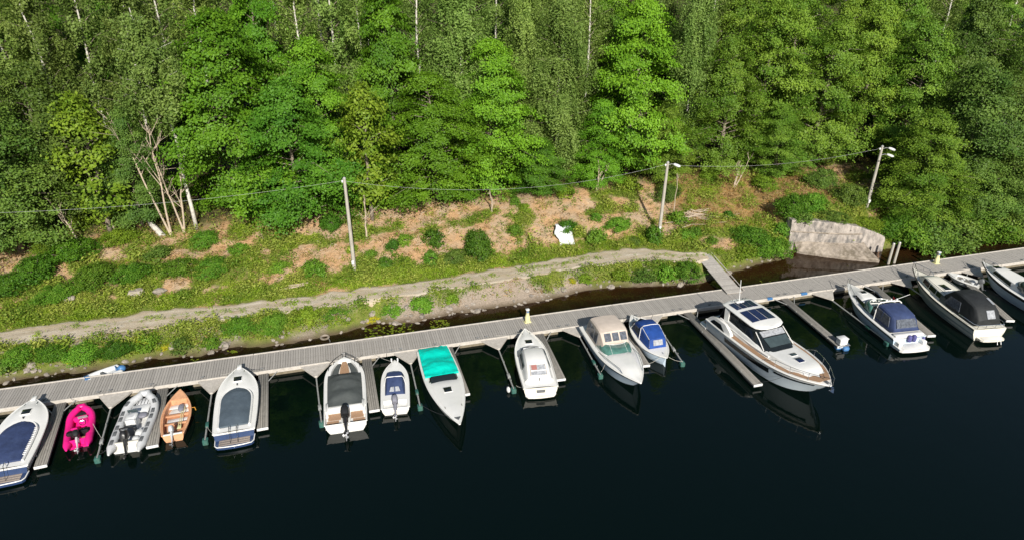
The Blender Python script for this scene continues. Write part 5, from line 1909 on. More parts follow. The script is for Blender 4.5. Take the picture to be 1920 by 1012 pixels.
obj('transom', MB().cbox(b3.X(0.075), b3.X(0.11), -0.75, 0.75, -0.1, 0.62, 0.03), MT['gel2'], b3.t)
b3.motor(0.10, 0.05, 0.68, 28, 1.0, MT['blackp'], MT['blackp'], MT['blackp'], MT['silver'])

# ---- orange rowing boat
b4 = Boat('rowing_boat', 'small open orange rowing boat with thwarts and silver outboard', (326, 822), (338, 730), 1.72, 0.55, 0.78, 0.2, None, 0.42, 2.0, 0.7)
b4.hull(MT['orange'])
b4.rail(MT['orange'], 0.05, 'gunwale', 0.0)
fl = 0.17
ck = lambda t, u: (fl - b4.sheer(t)) if abs(u) < 0.86 and 0.035 < t < 0.76 else 0.02
b4.deck(MT['orange_in'], ck, (0.035, 0.76), (0.86,), name='inner_shell')
b4.patch(MT['orange'], 'bow_deck', 0.765, 0.985, -0.93, 0.93, 0.035, 0.02)
for tt, wd in ((0.70, 0.09), (0.50, 0.06), (0.30, 0.05)):
    h = b4.half(tt) * 0.88
    obj('thwart', MB().cbox(b4.X(tt) - wd * b4.L / 2, b4.X(tt) + wd * b4.L / 2, -h, h, 0.36, 0.40, 0.012), MT['whitep'] if tt > 0.6 else MT['orange'], b4.t)
obj('floor_board', MB().cbox(b4.X(0.53), b4.X(0.74), -0.6, 0.6, fl + 0.01, fl + 0.04, 0.01), MT['whitep'], b4.t)
obj('floor_board', MB().cbox(b4.X(0.37), b4.X(0.47), -0.6, 0.6, fl + 0.01, fl + 0.04, 0.01), MT['whitep'], b4.t)
obj('bundle', MB().blob((b4.X(0.63), -0.18, 0.5), 0.42, 0.2, 0.12, 12, 6, 0.9), MT['metalgrey'], b4.t)
obj('transom_cap', MB().cbox(b4.X(0.0) - 0.03, b4.X(0.0) + 0.1, -b4.half(0) * 0.93, b4.half(0) * 0.93, 0.53, 0.6, 0.02), MT['whitep'], b4.t)
for y in (-0.2, -0.32):
    o = obj('oar', MB().tube([(b4.X(0.22), y, 0.44), (b4.X(0.66), y - 0.08, 0.47)], 0.025, 6), MT['yellow'], b4.t)
    obj('oar_blade', MB().cbox(b4.X(0.14), b4.X(0.23), y - 0.06, y + 0.06, 0.43, 0.455, 0.01), MT['yellow'], o)
obj('rowlock', MB().tube([(b4.X(0.55), -b4.half(0.55), 0.6), (b4.X(0.54), -b4.half(0.55) - 0.25, 0.62), (b4.X(0.5), -b4.half(0.5) - 0.3, 0.5)], 0.025, 5), MT['amber'], b4.t)
b4.motor(0.02, 0.05, 0.6, 40, 0.72, MT['silver'], MT['silver'], MT['greyp'])

# ---- teak decked boat with charcoal cover and black outboard
b6 = Boat('motorboat', 'white boat with charcoal cover, teak stern decks and black outboard', (650, 806), (645, 669), 2.68, 0.75, 1.0, 0.15, None, 0.5, 4.0, 0.96)
b6.hull(MT['gel'])
zf6 = lambda t, u: (-0.38 if t < 0.215 else (0.03 if t < 0.70 or abs(u) > 0.74 or t > 0.955 else (-0.28 if abs(u) > 0.3 else -0.12)))
b6.deck(MT['gel'], zf6, (0.215, 0.70, 0.955), (0.74, 0.3))
b6.rail(MT['gel'], 0.05)
b6.cover(MT['charcoal'], 'cockpit_cover', 0.245, 0.71, 0.86, 0.34, 0.07, lambda k: 0.35 * math.exp(-((k - 0.62) / 0.12) ** 2) + 0.1 * math.sin(9 * k) - 0.5 * smooth(0.25 - k, 0, 0.2), 28, 0.0, 0.1, 6, 0.02)
b6.patch(MT['teak'], 'bow_walkway', 0.705, 0.945, -0.27, 0.27, 0.01, 0.025, zf6)
for s_ in (1, -1):
    b6.patch(MT['charcoal'], 'bow_cushion', 0.725, 0.925, (lambda t: 0.36) if s_ > 0 else (lambda t: -0.70), (lambda t: 0.70) if s_ > 0 else (lambda t: -0.36), 0.02, 0.14, lambda t, u: -0.28)
    b6.patch(MT['teak'], 'stern_deck', 0.118, 0.208, 0.24 * s_ if s_ > 0 else -0.86, 0.86 if s_ > 0 else -0.24, 0.012, 0.025, zf6)
    b6.patch(MT['teak'], 'stern_deck', 0.015, 0.108, 0.34 * s_ if s_ > 0 else -0.92, 0.92 if s_ > 0 else -0.34, 0.012, 0.025, zf6)
    obj('stern_quarter', MB().cbox(b6.X(0.15), b6.X(0.28), s_ * b6.half(0.1) * 0.9 - 0.09, s_ * b6.half(0.1) * 0.9 + 0.09, 0.4, 0.98, 0.05), MT['gel'], b6.t)
obj('motor_well', MB().cbox(b6.X(0.0), b6.X(0.13), -0.28, 0.28, 0.44, 0.62, 0.04), MT['gel'], b6.t)
obj('aft_bench', MB().cbox(b6.X(0.21), b6.X(0.26), -1.0, 1.0, 0.42, 0.82, 0.04), MT['gel'], b6.t)
b6.motor(0.045, 0.0, 0.74, 58, 1.25, MT['blackp'], MT['blackp'], MT['silver'], MT['silver'])
b6.pulpit(MT['blackp'], 0.80, 0.34, 0.022, 12, 2, 0.95)

# ---- small white boat with navy canopy and outboard
b7 = Boat('motorboat', 'smallest white boat with navy folding canopy and grey outboard', (742, 772), (740, 675), 1.85, 0.58, 0.8, 0.2, None, 0.45, 3.0, 0.97)
b7.hull(MT['gel'])
b7.deck(MT['gel'], lambda t, u: 0.06 * (1 - u * u) - (0.22 if t < 0.14 and abs(u) < 0.86 else 0), (0.14,), (0.86,))
b7.rail(MT['gel'], 0.045)
b7.band(0.3, 0.38, MT['fender'])
b7.tent(MT['navy'], 'canopy', [(0.255, 0.68, 0.62, 0.62, 0.78), (0.33, 0.68, 0.56, 0.64, 1.08), (0.46, 0.68, 0.56, 0.66, 1.30), (0.475, 0.67, 0.56, 0.66, 1.31), (0.60, 0.66, 0.54, 0.72, 1.22), (0.66, 0.60, 0.52, 0.76, 0.92)])
obj('canopy_bow', MB().tube([(b7.X(0.467), 0.72, 0.68), (b7.X(0.467), 0.61, 1.22), (b7.X(0.467), 0.5, 1.34), (b7.X(0.467), -0.5, 1.34), (b7.X(0.467), -0.61, 1.22), (b7.X(0.467), -0.72, 0.68)], 0.03, 6), MT['whitep'], b7.t)
b7.pane(MT['vinyl'], 'canopy_window', [(b7.X(0.318), 0.26, 1.06), (b7.X(0.318), -0.26, 1.06), (b7.X(0.268), -0.36, 0.86), (b7.X(0.268), 0.36, 0.86)], 0.03)
obj('windscreen', MB().panel([(b7.X(0.66), 0.58, 0.8), (b7.X(0.66), -0.58, 0.8), (b7.X(0.64), -0.5, 1.02), (b7.X(0.64), 0.5, 1.02)]), MT['glass'], b7.t, 0)
for y in (0.22, -0.22):
    obj('bow_post', MB().cbox(b7.X(0.975) - 0.05, b7.X(0.975) + 0.05, y - 0.05, y + 0.05, 0.8, 1.08, 0.015), MT['whitep'], b7.t)
obj('transom_step', MB().cbox(b7.X(0) - 0.12, b7.X(0) + 0.05, -0.78, 0.78, 0.18, 0.30, 0.02), MT['gel2'], b7.t)
b7.motor(0.02, 0.0, 0.64, 56, 0.95, MT['metalgrey'], MT['metalgrey'], MT['silver'])

# ---- speedboat under a turquoise tarpaulin, bow to the river
b8 = Boat('speedboat', 'white speedboat pointing to the river, turquoise tarpaulin over its stern', (812, 664), (862, 795), 2.55, 0.75, 1.1, 0.3, 1.05, 0.36, 2.1, 0.9)
b8.hull(MT['gel'])
zf8 = lambda t, u: 0.16 * (1 - u * u) * smooth(t, 0.42, 0.5) * (1 - 0.6 * smooth(t, 0.8, 1)) + (-0.55 if t < 0.445 and abs(u) < 0.8 and t > 0.03 else 0)
b8.deck(MT['gel'], zf8, (0.03, 0.445), (0.8,))
b8.rail(MT['gel'], 0.045)
b8.band(0.35, 0.42, MT['greyp'])
b8.cover(MT['turq'], 'tarpaulin', 0.0, 0.385, 0.93, 0.14, 0.16, lambda k: 0.5 * math.sin(11 * k) - 0.5 * smooth(k, 0.7, 1), 26, 0, 0.14, 9, 0.045)
b8.pane(MT['glass'], 'windscreen', [(b8.X(0.47), 0.92, b8.sheer(0.47) + 0.06), (b8.X(0.47), -0.92, b8.sheer(0.47) + 0.06), (b8.X(0.43), -0.82, b8.sheer(0.45) + 0.32), (b8.X(0.43), 0.82, b8.sheer(0.45) + 0.32)])
obj('dashboard', MB().cbox(b8.X(0.41), b8.X(0.445), -0.8, 0.8, 0.4, 0.84, 0.04), MT['blackp'], b8.t)
seat(b8, MT['teak'], 0.40, 0.4, 0.25, 0.4, 0.5, 0.3, 0.25)
seat(b8, MT['teak'], 0.40, -0.4, 0.25, 0.4, 0.5, 0.3, 0.25)
b8.hatch(0.60, 0, 0.5, 0.52, MT['glass'], zf8)
obj('anchor_locker', MB().loft([[(b8.X(0.93), 0.2, b8.sheer(0.93) + z), (b8.X(0.93), -0.2, b8.sheer(0.93) + z), (b8.X(0.965), 0, b8.sheer(0.965) + z)] for z in (0.03, 0.10)]), MT['greyp'], b8.t)
for y in (0.55, -0.55):
    b8.bow_cleat(0.8, y)
    b8.patch(MT['deck'], 'deck_groove', 0.52, 0.9, (lambda t: 0.78) if y > 0 else (lambda t: -0.8), (lambda t: 0.8) if y > 0 else (lambda t: -0.78), 0.004, 0.01, zf8)

# ---- white hardtop boat
b9 = Boat('motorboat', 'white hardtop cabin boat with a rear roof window, stern to the river', (1014, 738), (984, 617), 2.45, 0.8, 1.15, 0.25, None, 0.42, 2.5, 0.95)
b9.hull(MT['gel2'])
zf9 = lambda t, u: 0.07 * (1 - u * u) + 0.2 * 0.6 * smooth(t, 0.54, 0.62) * (1 - smooth(t, 0.8, 0.96)) * (1 - smooth(abs(u), 0.5, 0.85))
b9.deck(MT['gel'], zf9)
b9.rail(MT['gel2'], 0.05)
b9.band(0.1, 0.17, MT['greyp'])
b9.tent(MT['gel'], 'cabin', [(0.09, 1.0, 0.86, 0.85, 1.17), (0.22, 1.02, 0.80, 0.87, 1.68), (0.33, 1.02, 0.78, 0.9, 1.78), (0.47, 0.98, 0.74, 0.92, 1.76), (0.51, 0.96, 0.72, 0.95, 1.66), (0.60, 0.90, 0.62, 1.0, 1.22)])
zc = lambda k: None
b9.pane(MT['vinyl'], 'rear_window', [(b9.X(0.207), 0.5, 1.67), (b9.X(0.207), -0.5, 1.67), (b9.X(0.11), -0.55, 1.30), (b9.X(0.11), 0.55, 1.30)], 0.05)
obj('curtain', MB().panel([(b9.X(0.204), 0.46, 1.70), (b9.X(0.204), 0.08, 1.70), (b9.X(0.158), 0.08, 1.525), (b9.X(0.158), 0.46, 1.525)], 0.02), mat('red_curtain', (0.34, 0.14, 0.12), 0.8), b9.t, 0)
for y in (0.52, -0.52):
    obj('window_frame', MB().tube([(b9.X(0.21), y, 1.70), (b9.X(0.105), y * 1.1, 1.30)], 0.025, 5), MT['beige'], b9.t)
obj('window_frame', MB().tube([(b9.X(0.15), 0.54, 1.49), (b9.X(0.15), -0.54, 1.49)], 0.025, 5), MT['gel'], b9.t)
for s_ in (1, -1):
    b9.pane(MT['smoke'], 'side_window', [(b9.X(0.49), s_ * 0.975, 1.12), (b9.X(0.26), s_ * 1.0, 1.1), (b9.X(0.24), s_ * 0.89, 1.5), (b9.X(0.47), s_ * 0.84, 1.54)], 0.05)
b9.pane(MT['vinyl'], 'windscreen', [(b9.X(0.523), 0.66, 1.62), (b9.X(0.523), -0.66, 1.62), (b9.X(0.595), -0.62, 1.28), (b9.X(0.595), 0.62, 1.28)], 0.05)
obj('screen_frame', MB().tube([(b9.X(0.52), 1.02, 1.0), (b9.X(0.58), 0.95, 1.14), (b9.X(0.62), 0.5, 1.25), (b9.X(0.635), 0, 1.28), (b9.X(0.62), -0.5, 1.25), (b9.X(0.58), -0.95, 1.14), (b9.X(0.52), -1.02, 1.0)], 0.045, 6), MT['greyp'], b9.t)
b9.hatch(0.735, 0, 0.48, 0.5, MT['glass'], zf9)
for y in (0.3, -0.3):
    b9.bow_cleat(0.91, y)
b9.pane(MT['greyp'], 'name_plate', [(b9.x0 - 0.035, 0.3, 0.62), (b9.x0 - 0.035, -0.3, 0.62), (b9.x0 - 0.04, -0.28, 0.4), (b9.x0 - 0.04, 0.28, 0.4)], 0.03)
obj('navigation_light', MB().tube([(b9.X(0.08), 0, 0.95), (b9.X(0.08), 0, 1.2)], 0.025, 6), MT['blackp'], b9.t)
b9.transom_platform(MT['gel2'], 0.3, 0.22, 0.9, MT['gel'], None, 0.1)
b9.rail(MT['gel'], 0.03, 'toe_rail', 0.06)

# ---- beige canopy cruiser, bow to the river
b10 = Boat('cabin_cruiser', 'white cruiser with beige canopy and green tinted screen, bow to river', (1118, 622), (1201, 720), 2.95, 1.0, 1.35, 0.3, 1.2, 0.42, 2.2, 0.95)
b10.hull(MT['paleblue'])
zf10 = lambda t, u: 0.10 * (1 - u * u) + 0.24 * smooth(t, 0.5, 0.6) * (1 - smooth(t, 0.78, 0.97)) * (1 - smooth(abs(u), 0.5, 0.9))
b10.deck(MT['gel'], zf10)
b10.rail(MT['gel'], 0.06)
b10.band(0.12, 0.26, MT['navyhull'])
b10.band(0.0, 0.1, MT['gel'], 'sheer_band')
SC = [(0.10, 1.22, 1.02, 1.05, 2.05), (0.14, 1.22, 1.04, 1.05, 2.42), (0.28, 1.24, 1.06, 1.05, 2.52), (0.36, 1.24, 1.06, 1.08, 2.50), (0.40, 1.22, 1.04, 1.1, 2.40), (0.465, 1.16, 0.98, 1.2, 1.80)]
b10.tent(MT['beige'], 'canopy', SC)
for s_ in (1, -1):
    for k, (ta, tb) in enumerate(((0.13, 0.20), (0.21, 0.285), (0.295, 0.37))):
        o = b10.pane(MT['vinyl_dim'], 'canopy_window', [(b10.X(ta), s_ * 1.20, 1.32), (b10.X(tb), s_ * 1.21, 1.32), (b10.X(tb), s_ * 1.09, 2.18), (b10.X(ta), s_ * 1.08, 2.12)], 0.06)
for k in range(3):
    y0 = 0.86 - k * 0.6
    b10.pane(MT['vinyl_dim'], 'canopy_window', [(b10.X(0.412), y0, 2.34), (b10.X(0.412), y0 - 0.48, 2.34), (b10.X(0.462), y0 - 0.48, 1.9), (b10.X(0.462), y0, 1.9)], 0.07)
# wraparound screen with frame
P = []
Q = []
for i in range(13):
    th = math.pi * i / 12
    P.append(Vector((b10.X(0.38) + 0.25 * b10.Lh * math.sin(th) ** 0.8, 1.22 * math.cos(th), 1.16 + 0.12 * math.sin(th))))
    Q.append(Vector((b10.X(0.38) + 0.11 * b10.Lh * math.sin(th) ** 0.8, 1.10 * math.cos(th), 1.72)))
mb = MB()
mb.loft([P, Q], False, False, False)
o = obj('windscreen', mb, MT['green_glass'], b10.t, 60)
o.modifiers.new('thick', 'SOLIDIFY').thickness = 0.02
obj('screen_frame', MB().tube(Q, 0.03, 6), MT['gel'], b10.t)
obj('screen_base', MB().tube(P, 0.045, 6), MT['gel'], b10.t)
for i in (4, 8):
    obj('screen_post', MB().tube([P[i], Q[i]], 0.025, 5), MT['gel'], b10.t)
obj('dashboard', MB().cbox(b10.X(0.5), b10.X(0.545), -0.9, 0.9, 1.1, 1.26, 0.04), MT['whitep'], b10.t)
obj('side_rail', MB().tube([(b10.X(0.46), -1.3, 1.12), (b10.X(0.62), -1.22, 1.42), (b10.X(0.8), -0.85, 1.5), (b10.X(0.84), -0.72, 1.22)], 0.022, 5), MT['chrome'], b10.t)
obj('side_rail', MB().tube([(b10.X(0.46), 1.3, 1.12), (b10.X(0.62), 1.22, 1.42), (b10.X(0.8), 0.85, 1.5), (b10.X(0.84), 0.72, 1.22)], 0.022, 5), MT['chrome'], b10.t)
b10.bow_cleat(0.9, 0.0)
b10.transom_platform(MT['gel'], 0.5, 0.4, 0.9)

# ---- double ended small boat with royal blue canopy, bow to the pier
b11 = Boat('motorboat', 'pale double ended boat with royal blue canopy, stern to the river', (1248, 680), (1184, 590), 2.15, 0.72, 0.95, 0.35, None, 0.45, 2.2, 0.2, double=True)
b11.hull(MT['paleblue'])
zf11 = lambda t, u: -0.42 if 0.30 < t < 0.84 and abs(u) < 0.76 else 0.05 * (1 - u * u)
b11.deck(MT['gel'], zf11, (0.30, 0.84), (0.76,))
b11.rail(MT['gel'], 0.06)
b11.tent(MT['royal'], 'canopy', [(0.225, 0.72, 0.58, 0.80, 1.02), (0.25, 0.74, 0.66, 0.80, 1.52), (0.36, 0.80, 0.70, 0.80, 1.82), (0.455, 0.82, 0.72, 0.82, 1.92), (0.47, 0.82, 0.72, 0.82, 1.92), (0.62, 0.80, 0.70, 0.84, 1.82), (0.66, 0.80, 0.70, 0.95, 1.66)])
for s_ in (1, -1):
    obj('canopy_piping', MB().tube([(b11.X(0.225), s_ * 0.70, 0.95), (b11.X(0.255), s_ * 0.66, 1.5), (b11.X(0.46), s_ * 0.70, 1.88)], 0.022, 5), MT['whitep'], b11.t)
obj('canopy_bow', MB().tube([(b11.X(0.462), 0.86, 0.85), (b11.X(0.462), 0.77, 1.78), (b11.X(0.462), 0.6, 1.95), (b11.X(0.462), 0, 1.985), (b11.X(0.462), -0.6, 1.95), (b11.X(0.462), -0.77, 1.78), (b11.X(0.462), -0.86, 0.85)], 0.028, 6), MT['whitep'], b11.t)
b11.pane(MT['vinyl'], 'canopy_window', [(b11.X(0.247), 0.36, 1.44), (b11.X(0.247), -0.36, 1.44), (b11.X(0.222), -0.38, 1.05), (b11.X(0.222), 0.38, 1.05)], 0.06)
for s_ in (1, -1):
    b11.pane(MT['vinyl_dim'], 'side_window', [(b11.X(0.64), s_ * 0.80, 1.08), (b11.X(0.50), s_ * 0.82, 1.02), (b11.X(0.50), s_ * 0.76, 1.6), (b11.X(0.63), s_ * 0.75, 1.5)], 0.05)
    b11.pane(MT['glass'], 'windscreen', [(b11.X(0.84), s_ * 0.08, 0.98), (b11.X(0.72), s_ * 0.80, 0.94), (b11.X(0.66), s_ * 0.70, 1.5), (b11.X(0.76), s_ * 0.08, 1.5)], 0.03)
    obj('screen_frame', MB().tube([(b11.X(0.72), s_ * 0.80, 0.94), (b11.X(0.66), s_ * 0.70, 1.5), (b11.X(0.76), s_ * 0.06, 1.52)], 0.03, 5), MT['gel'], b11.t)
obj('antenna', MB().tube([(b11.X(0.7), -0.7, 1.2), (b11.X(0.69), -0.85, 1.9)], 0.015, 5), MT['blackp'], b11.t)
b11.bow_cleat(0.09, 0.0)
b11.bow_cleat(0.93, 0.0)

# ---- the large yacht with solar panels, bow to the river
b12 = Boat('motor_yacht', 'largest boat, white motor yacht with solar panels on its roof', (1345, 602), (1550, 722), 3.95, 1.35, 1.95, 0.2, 1.75, 0.42, 3.3, 0.94, 'yacht', setback=0.9, kd=0.5, fl=0.82, dl=0.3)
b = b12
b.hull(MT['reflect_hull'])
zf = lambda t, u: 0.05 * (1 - u * u) + 0.34 * smooth(t, 0.22, 0.28) * (1 - smooth(t, 0.80, 0.93)) * (1 - smooth(abs(u), 0.64, 0.72)) - (0.75 if 0.02 < t < 0.13 and abs(u) < 0.78 else 0)
b.deck(MT['gel'], zf, (0.02, 0.13), (0.78, 0.64, 0.72))
b.rail(MT['gel'], 0.06)
b.band(0.0, 0.2, MT['gel'], 'sheer_band', 0.16, 0.99, 0.02)
b.band(0.24, 0.52, MT['glass'], 'hull_window', 0.22, 0.66, 0.016)
b.band(0.24, 0.34, MT['glass'], 'hull_window', 0.70, 0.95, 0.016)
# teak side decks meeting at the bow
for s_ in (1, -1):
    b.patch(MT['teak'], 'side_deck', 0.22, 0.80, 0.74 if s_ > 0 else -0.93, 0.93 if s_ > 0 else -0.74, 0.012, 0.02, zf, 24)
    b.patch(MT['teak'], 'side_deck', 0.802, 0.955, (lambda t: 0.74 - 0.74 * smooth(t, 0.8, 0.935)) if s_ > 0 else (lambda t: -0.93), (lambda t: 0.93) if s_ > 0 else (lambda t: -0.74 + 0.74 * smooth(t, 0.8, 0.935)), 0.05, 0.02, lambda t, u: 0.03 + 0.05 * (1 - u * u), 14)
    # raised stern quarters with dark side glass
    qx = [(0.0, 0.02), (0.04, 0.42), (0.10, 0.62), (0.2, 0.66), (0.26, 0.3), (0.28, 0.03)]
    rings = [[(b.X(t), s_ * b.half(t) * 0.99, b.sheer(t) - 0.03), (b.X(t), s_ * b.half(t) * 0.95, b.sheer(t) + h), (b.X(t), s_ * b.half(t) * 0.84, b.sheer(t) + h), (b.X(t), s_ * b.half(t) * 0.80, b.sheer(t) - 0.03)] for t, h in qx]
    obj('stern_quarter', MB().loft(rings), MT['gel'], b.t, 50)
    b.pane(MT['glass'], 'quarter_window', [(b.X(0.05), s_ * b.half(0.05) * 0.992, b.sheer(0.05) + 0.05), (b.X(0.21), s_ * b.half(0.2) * 0.992, b.sheer(0.2) + 0.05), (b.X(0.16), s_ * b.half(0.16) * 0.97, b.sheer(0.16) + 0.44), (b.X(0.08), s_ * b.half(0.08) * 0.97, b.sheer(0.08) + 0.38)], 0.03)
# coupe: dark glass house, white roof on pillars
zs = b.sheer(0.4)
H0 = [(0.13, 1.38, 1.22, zs + 0.0, zs + 1.16), (0.2, 1.42, 1.24, zs + 0.22, zs + 1.32), (0.33, 1.42, 1.24, zs + 0.28, zs + 1.36), (0.435, 1.40, 1.20, zs + 0.3, zs + 1.30), (0.49, 1.36, 1.12, zs + 0.32, zs + 0.98), (0.59, 1.24, 0.98, zs + 0.38, zs + 0.50)]
b.tent(MT['glass'], 'saloon_glass', H0)
b.tent(MT['gel'], 'cabin_trunk', [(0.135, 1.52, 1.47, zs, zs + 0.62), (0.19, 1.52, 1.46, zs, zs + 0.74), (0.38, 1.52, 1.43, zs + 0.05, zs + 0.70), (0.48, 1.44, 1.34, zs + 0.1, zs + 0.62), (0.54, 1.38, 1.26, zs + 0.2, zs + 0.52)])
# light dashboard inside reads through the screen: a lower band of pale trim under the glass edge
for s_ in (1, -1):
    obj('screen_pillar', MB().tube([(b.X(0.435), s_ * 1.20, zs + 1.26), (b.X(0.49), s_ * 1.24, zs + 0.86), (b.X(0.545), s_ * 1.30, zs + 0.40)], 0.035, 6), MT['gel'], b.t)
    rings = [[(b.X(t), s_ * w, z - 0.1), (b.X(t), s_ * (w + 0.05), z), (b.X(t), s_ * (w - 0.02), z + 0.05), (b.X(t), s_ * (w - 0.12), z)] for t, w, z in ((0.10, 1.45, zs + 0.45), (0.13, 1.48, zs + 0.5), (0.21, 1.48, zs + 0.32), (0.45, 1.47, zs + 0.28), (0.6, 1.36, zs + 0.32))]
    obj('window_sill', MB().loft(rings), MT['gel'], b.t, 50)
    obj('aft_pillar', MB().loft([[(b.X(t), s_ * w, z), (b.X(t + 0.045), s_ * w, z), (b.X(t + 0.045), s_ * (w - 0.12), z), (b.X(t), s_ * (w - 0.12), z)] for t, w, z in ((0.12, 1.46, zs + 0.1), (0.135, 1.40, zs + 0.6), (0.12, 1.30, zs + 1.4))]), MT['gel'], b.t)
b.pane(MT['vinyl'], 'windscreen', [(b.X(0.447), 1.0, zs + 1.27), (b.X(0.447), -1.0, zs + 1.27), (b.X(0.486), -0.98, zs + 1.06), (b.X(0.486), 0.98, zs + 1.06)], 0.05)
b.pane(MT['smoke'], 'windscreen', [(b.X(0.494), 0.98, zs + 1.0), (b.X(0.494), -0.98, zs + 1.0), (b.X(0.56), -0.92, zs + 0.69), (b.X(0.56), 0.92, zs + 0.69)], 0.05)
RF = [(0.065, 0.9), (0.07, 1.15), (0.095, 1.28), (0.215, 1.37), (0.335, 1.38), (0.395, 1.34), (0.43, 1.2), (0.45, 0.85), (0.46, 0.4)]
rz_ = lambda t: zs + 1.46 + 0.14 * math.sin(math.pi * (t - 0.02) / 0.5)
rings = []
for t, w in RF:
    z = rz_(t)
    rings.append([(b.X(t), w, z - 0.06)] + [(b.X(t), u * w, z + 0.10 - 0.10 * abs(u) ** 2.5) for u in (1, 0.9, 0.6, 0.3, 0, -0.3, -0.6, -0.9, -1)] + [(b.X(t), -w, z - 0.06)])
roof = obj('roof', MB().loft(rings), MT['gel'], b.t, 40)


def roof_panel(ta, tb, y0, y1):
    zz = lambda t, y: rz_(t) + 0.125 - 0.10 * abs(y / 1.37) ** 2.5
    P = [(b.X(ta), y0, zz(ta, y0)), (b.X(tb), y0, zz(tb, y0)), (b.X(tb), y1, zz(tb, y1)), (b.X(ta), y1, zz(ta, y1))]
    obj('solar_panel', MB().panel(P, 0.03), MT['solar'], roof, 0)


for k in range(4):
    y0 = -1.0 + 0.5 * k
    roof_panel(0.115, 0.205, y0 + 0.035, y0 + 0.465)
for k in range(3):
    y0 = -1.05 + 0.7 * k
    roof_panel(0.24, 0.375, y0 + 0.035, y0 + 0.665)
obj('radar_post', MB().cbox(b.X(0.1), b.X(0.13), -0.35, 0.35, rz_(0.1) + 0.05, rz_(0.1) + 0.22, 0.04), MT['gel'], roof)
obj('antenna', MB().tube([(b.X(0.105), 0.05, rz_(0.1) + 0.15), (b.X(0.095), 0.0, rz_(0.1) + 1.9)], [0.035, 0.02], 6), MT['whitep'], roof)
for y in (-0.5, 0.45, 0.7):
    obj('roof_light', MB().tube([(b.X(0.095), y, rz_(0.1)), (b.X(0.095), y, rz_(0.1) + 0.28)], 0.03, 6), MT['chrome'], roof)
# foredeck hatches, sunpad seam, anchor, rails
b.hatch(0.665, 0.12, 0.28, 0.5, MT['smoke'], zf)
b.hatch(0.735, 0.0, 0.52, 0.52, MT['solar'], zf)
b.pulpit(MT['chrome'], 0.60, 0.6, 0.015, 16, 4, 0.96, 'bow_rail', 0.1)
obj('anchor', MB().cbox(b.X(1) - 0.25, b.X(1) + 0.22, -0.1, 0.1, 1.78, 1.92, 0.03).panel([(b.X(1) + 0.1, 0.25, 1.7), (b.X(1) + 0.1, -0.25, 1.7), (b.X(1) + 0.34, 0, 1.55)], 0.05), MT['chrome'], b.t)
obj('anchor_locker', MB().cbox(b.X(0.945), b.X(0.985), -0.12, 0.12, b.sheer(0.96) + 0.04, b.sheer(0.96) + 0.12, 0.02), MT['greyp'], b.t)
b.transom_platform(MT['gel'], 1.0, 0.5, 0.97, MT['gel'], MT['teak'], 0.2, 5)
obj('aft_sofa', MB().cbox(b.X(0.025), b.X(0.07), -1.2, 1.2, 0.55, 1.3, 0.08), MT['charcoal'], b.t)
obj('cockpit_floor', MB().cbox(b.X(0.07), b.X(0.13), -1.35, 1.35, 0.58, 0.66, 0.02), MT['teak'], b.t)
obj('cockpit_curtain', MB().panel([(b.X(0.1), 1.2, zs + 1.35), (b.X(0.1), -1.2, zs + 1.35), (b.X(0.06), -1.3, zs - 0.1), (b.X(0.06), 1.3, zs - 0.1)], 0.03), MT['black'], b.t)

# ---- cruiser with navy canopy
b13 = Boat('cabin_cruiser', 'white sports cruiser with navy canopy and violet fenders on its stern', (1716, 657), (1590, 531), 2.85, 0.95, 1.35, 0.25, None, 0.40, 2.2, 0.95, setback=0.85)
b = b13
b.hull(MT['paleblue'])
zf = lambda t, u: 0.06 * (1 - u * u) + 0.36 * smooth(t, 0.54, 0.62) * (1 - smooth(t, 0.68, 0.97)) * (1 - smooth(abs(u), 0.55, 0.82))
b.deck(MT['gel'], zf)
b.rail(MT['gel'], 0.05)
b.band(0.14, 0.24, MT['blackp'])
b.band(0.0, 0.12, MT['gel'], 'sheer_band', 0, 0.98, 0.016)
for s_ in (1, -1):
    b.pane(MT['glass'], 'cabin_window', [(b.X(0.52), s_ * b.half(0.52) * 0.80, b.sheer(0.52) + 0.15), (b.X(0.76), s_ * b.half(0.76) * 0.80, b.sheer(0.76) + 0.12), (b.X(0.72), s_ * b.half(0.72) * 0.66, b.sheer(0.72) + 0.30), (b.X(0.54), s_ * b.half(0.54) * 0.66, b.sheer(0.54) + 0.36)], 0.05)
b.hatch(0.745, 0, 0.42, 0.46, MT['glass'], zf)
zz = b.sheer(0.35)
b.tent(MT['navy'], 'canopy', [(0.065, 1.16, 1.0, zz + 0.1, zz + 0.32), (0.11, 1.18, 0.98, zz + 0.1, zz + 0.95), (0.16, 1.18, 0.98, zz + 0.1, zz + 1.20), (0.28, 1.2, 1.0, zz + 0.1, zz + 1.34), (0.345, 1.2, 1.0, zz + 0.12, zz + 1.30)])
b.pane(MT['vinyl_dim'], 'canopy_window', [(b.X(0.112), 0.78, zz + 0.98), (b.X(0.112), -0.78, zz + 0.98), (b.X(0.066), -0.86, zz + 0.42), (b.X(0.066), 0.86, zz + 0.42)], 0.06)
for s_ in (1, -1):
    b.pane(MT['vinyl_dim'], 'side_window', [(b.X(0.13), s_ * 1.17, zz + 0.3), (b.X(0.335), s_ * 1.19, zz + 0.3), (b.X(0.335), s_ * 1.06, zz + 1.08), (b.X(0.16), s_ * 1.04, zz + 1.0)], 0.06)
    obj('canopy_seam', MB().tube([(b.X(0.255), s_ * 1.2, zz + 0.2), (b.X(0.25), s_ * 1.06, zz + 1.1)], 0.025, 5), MT['navy'], b.t)
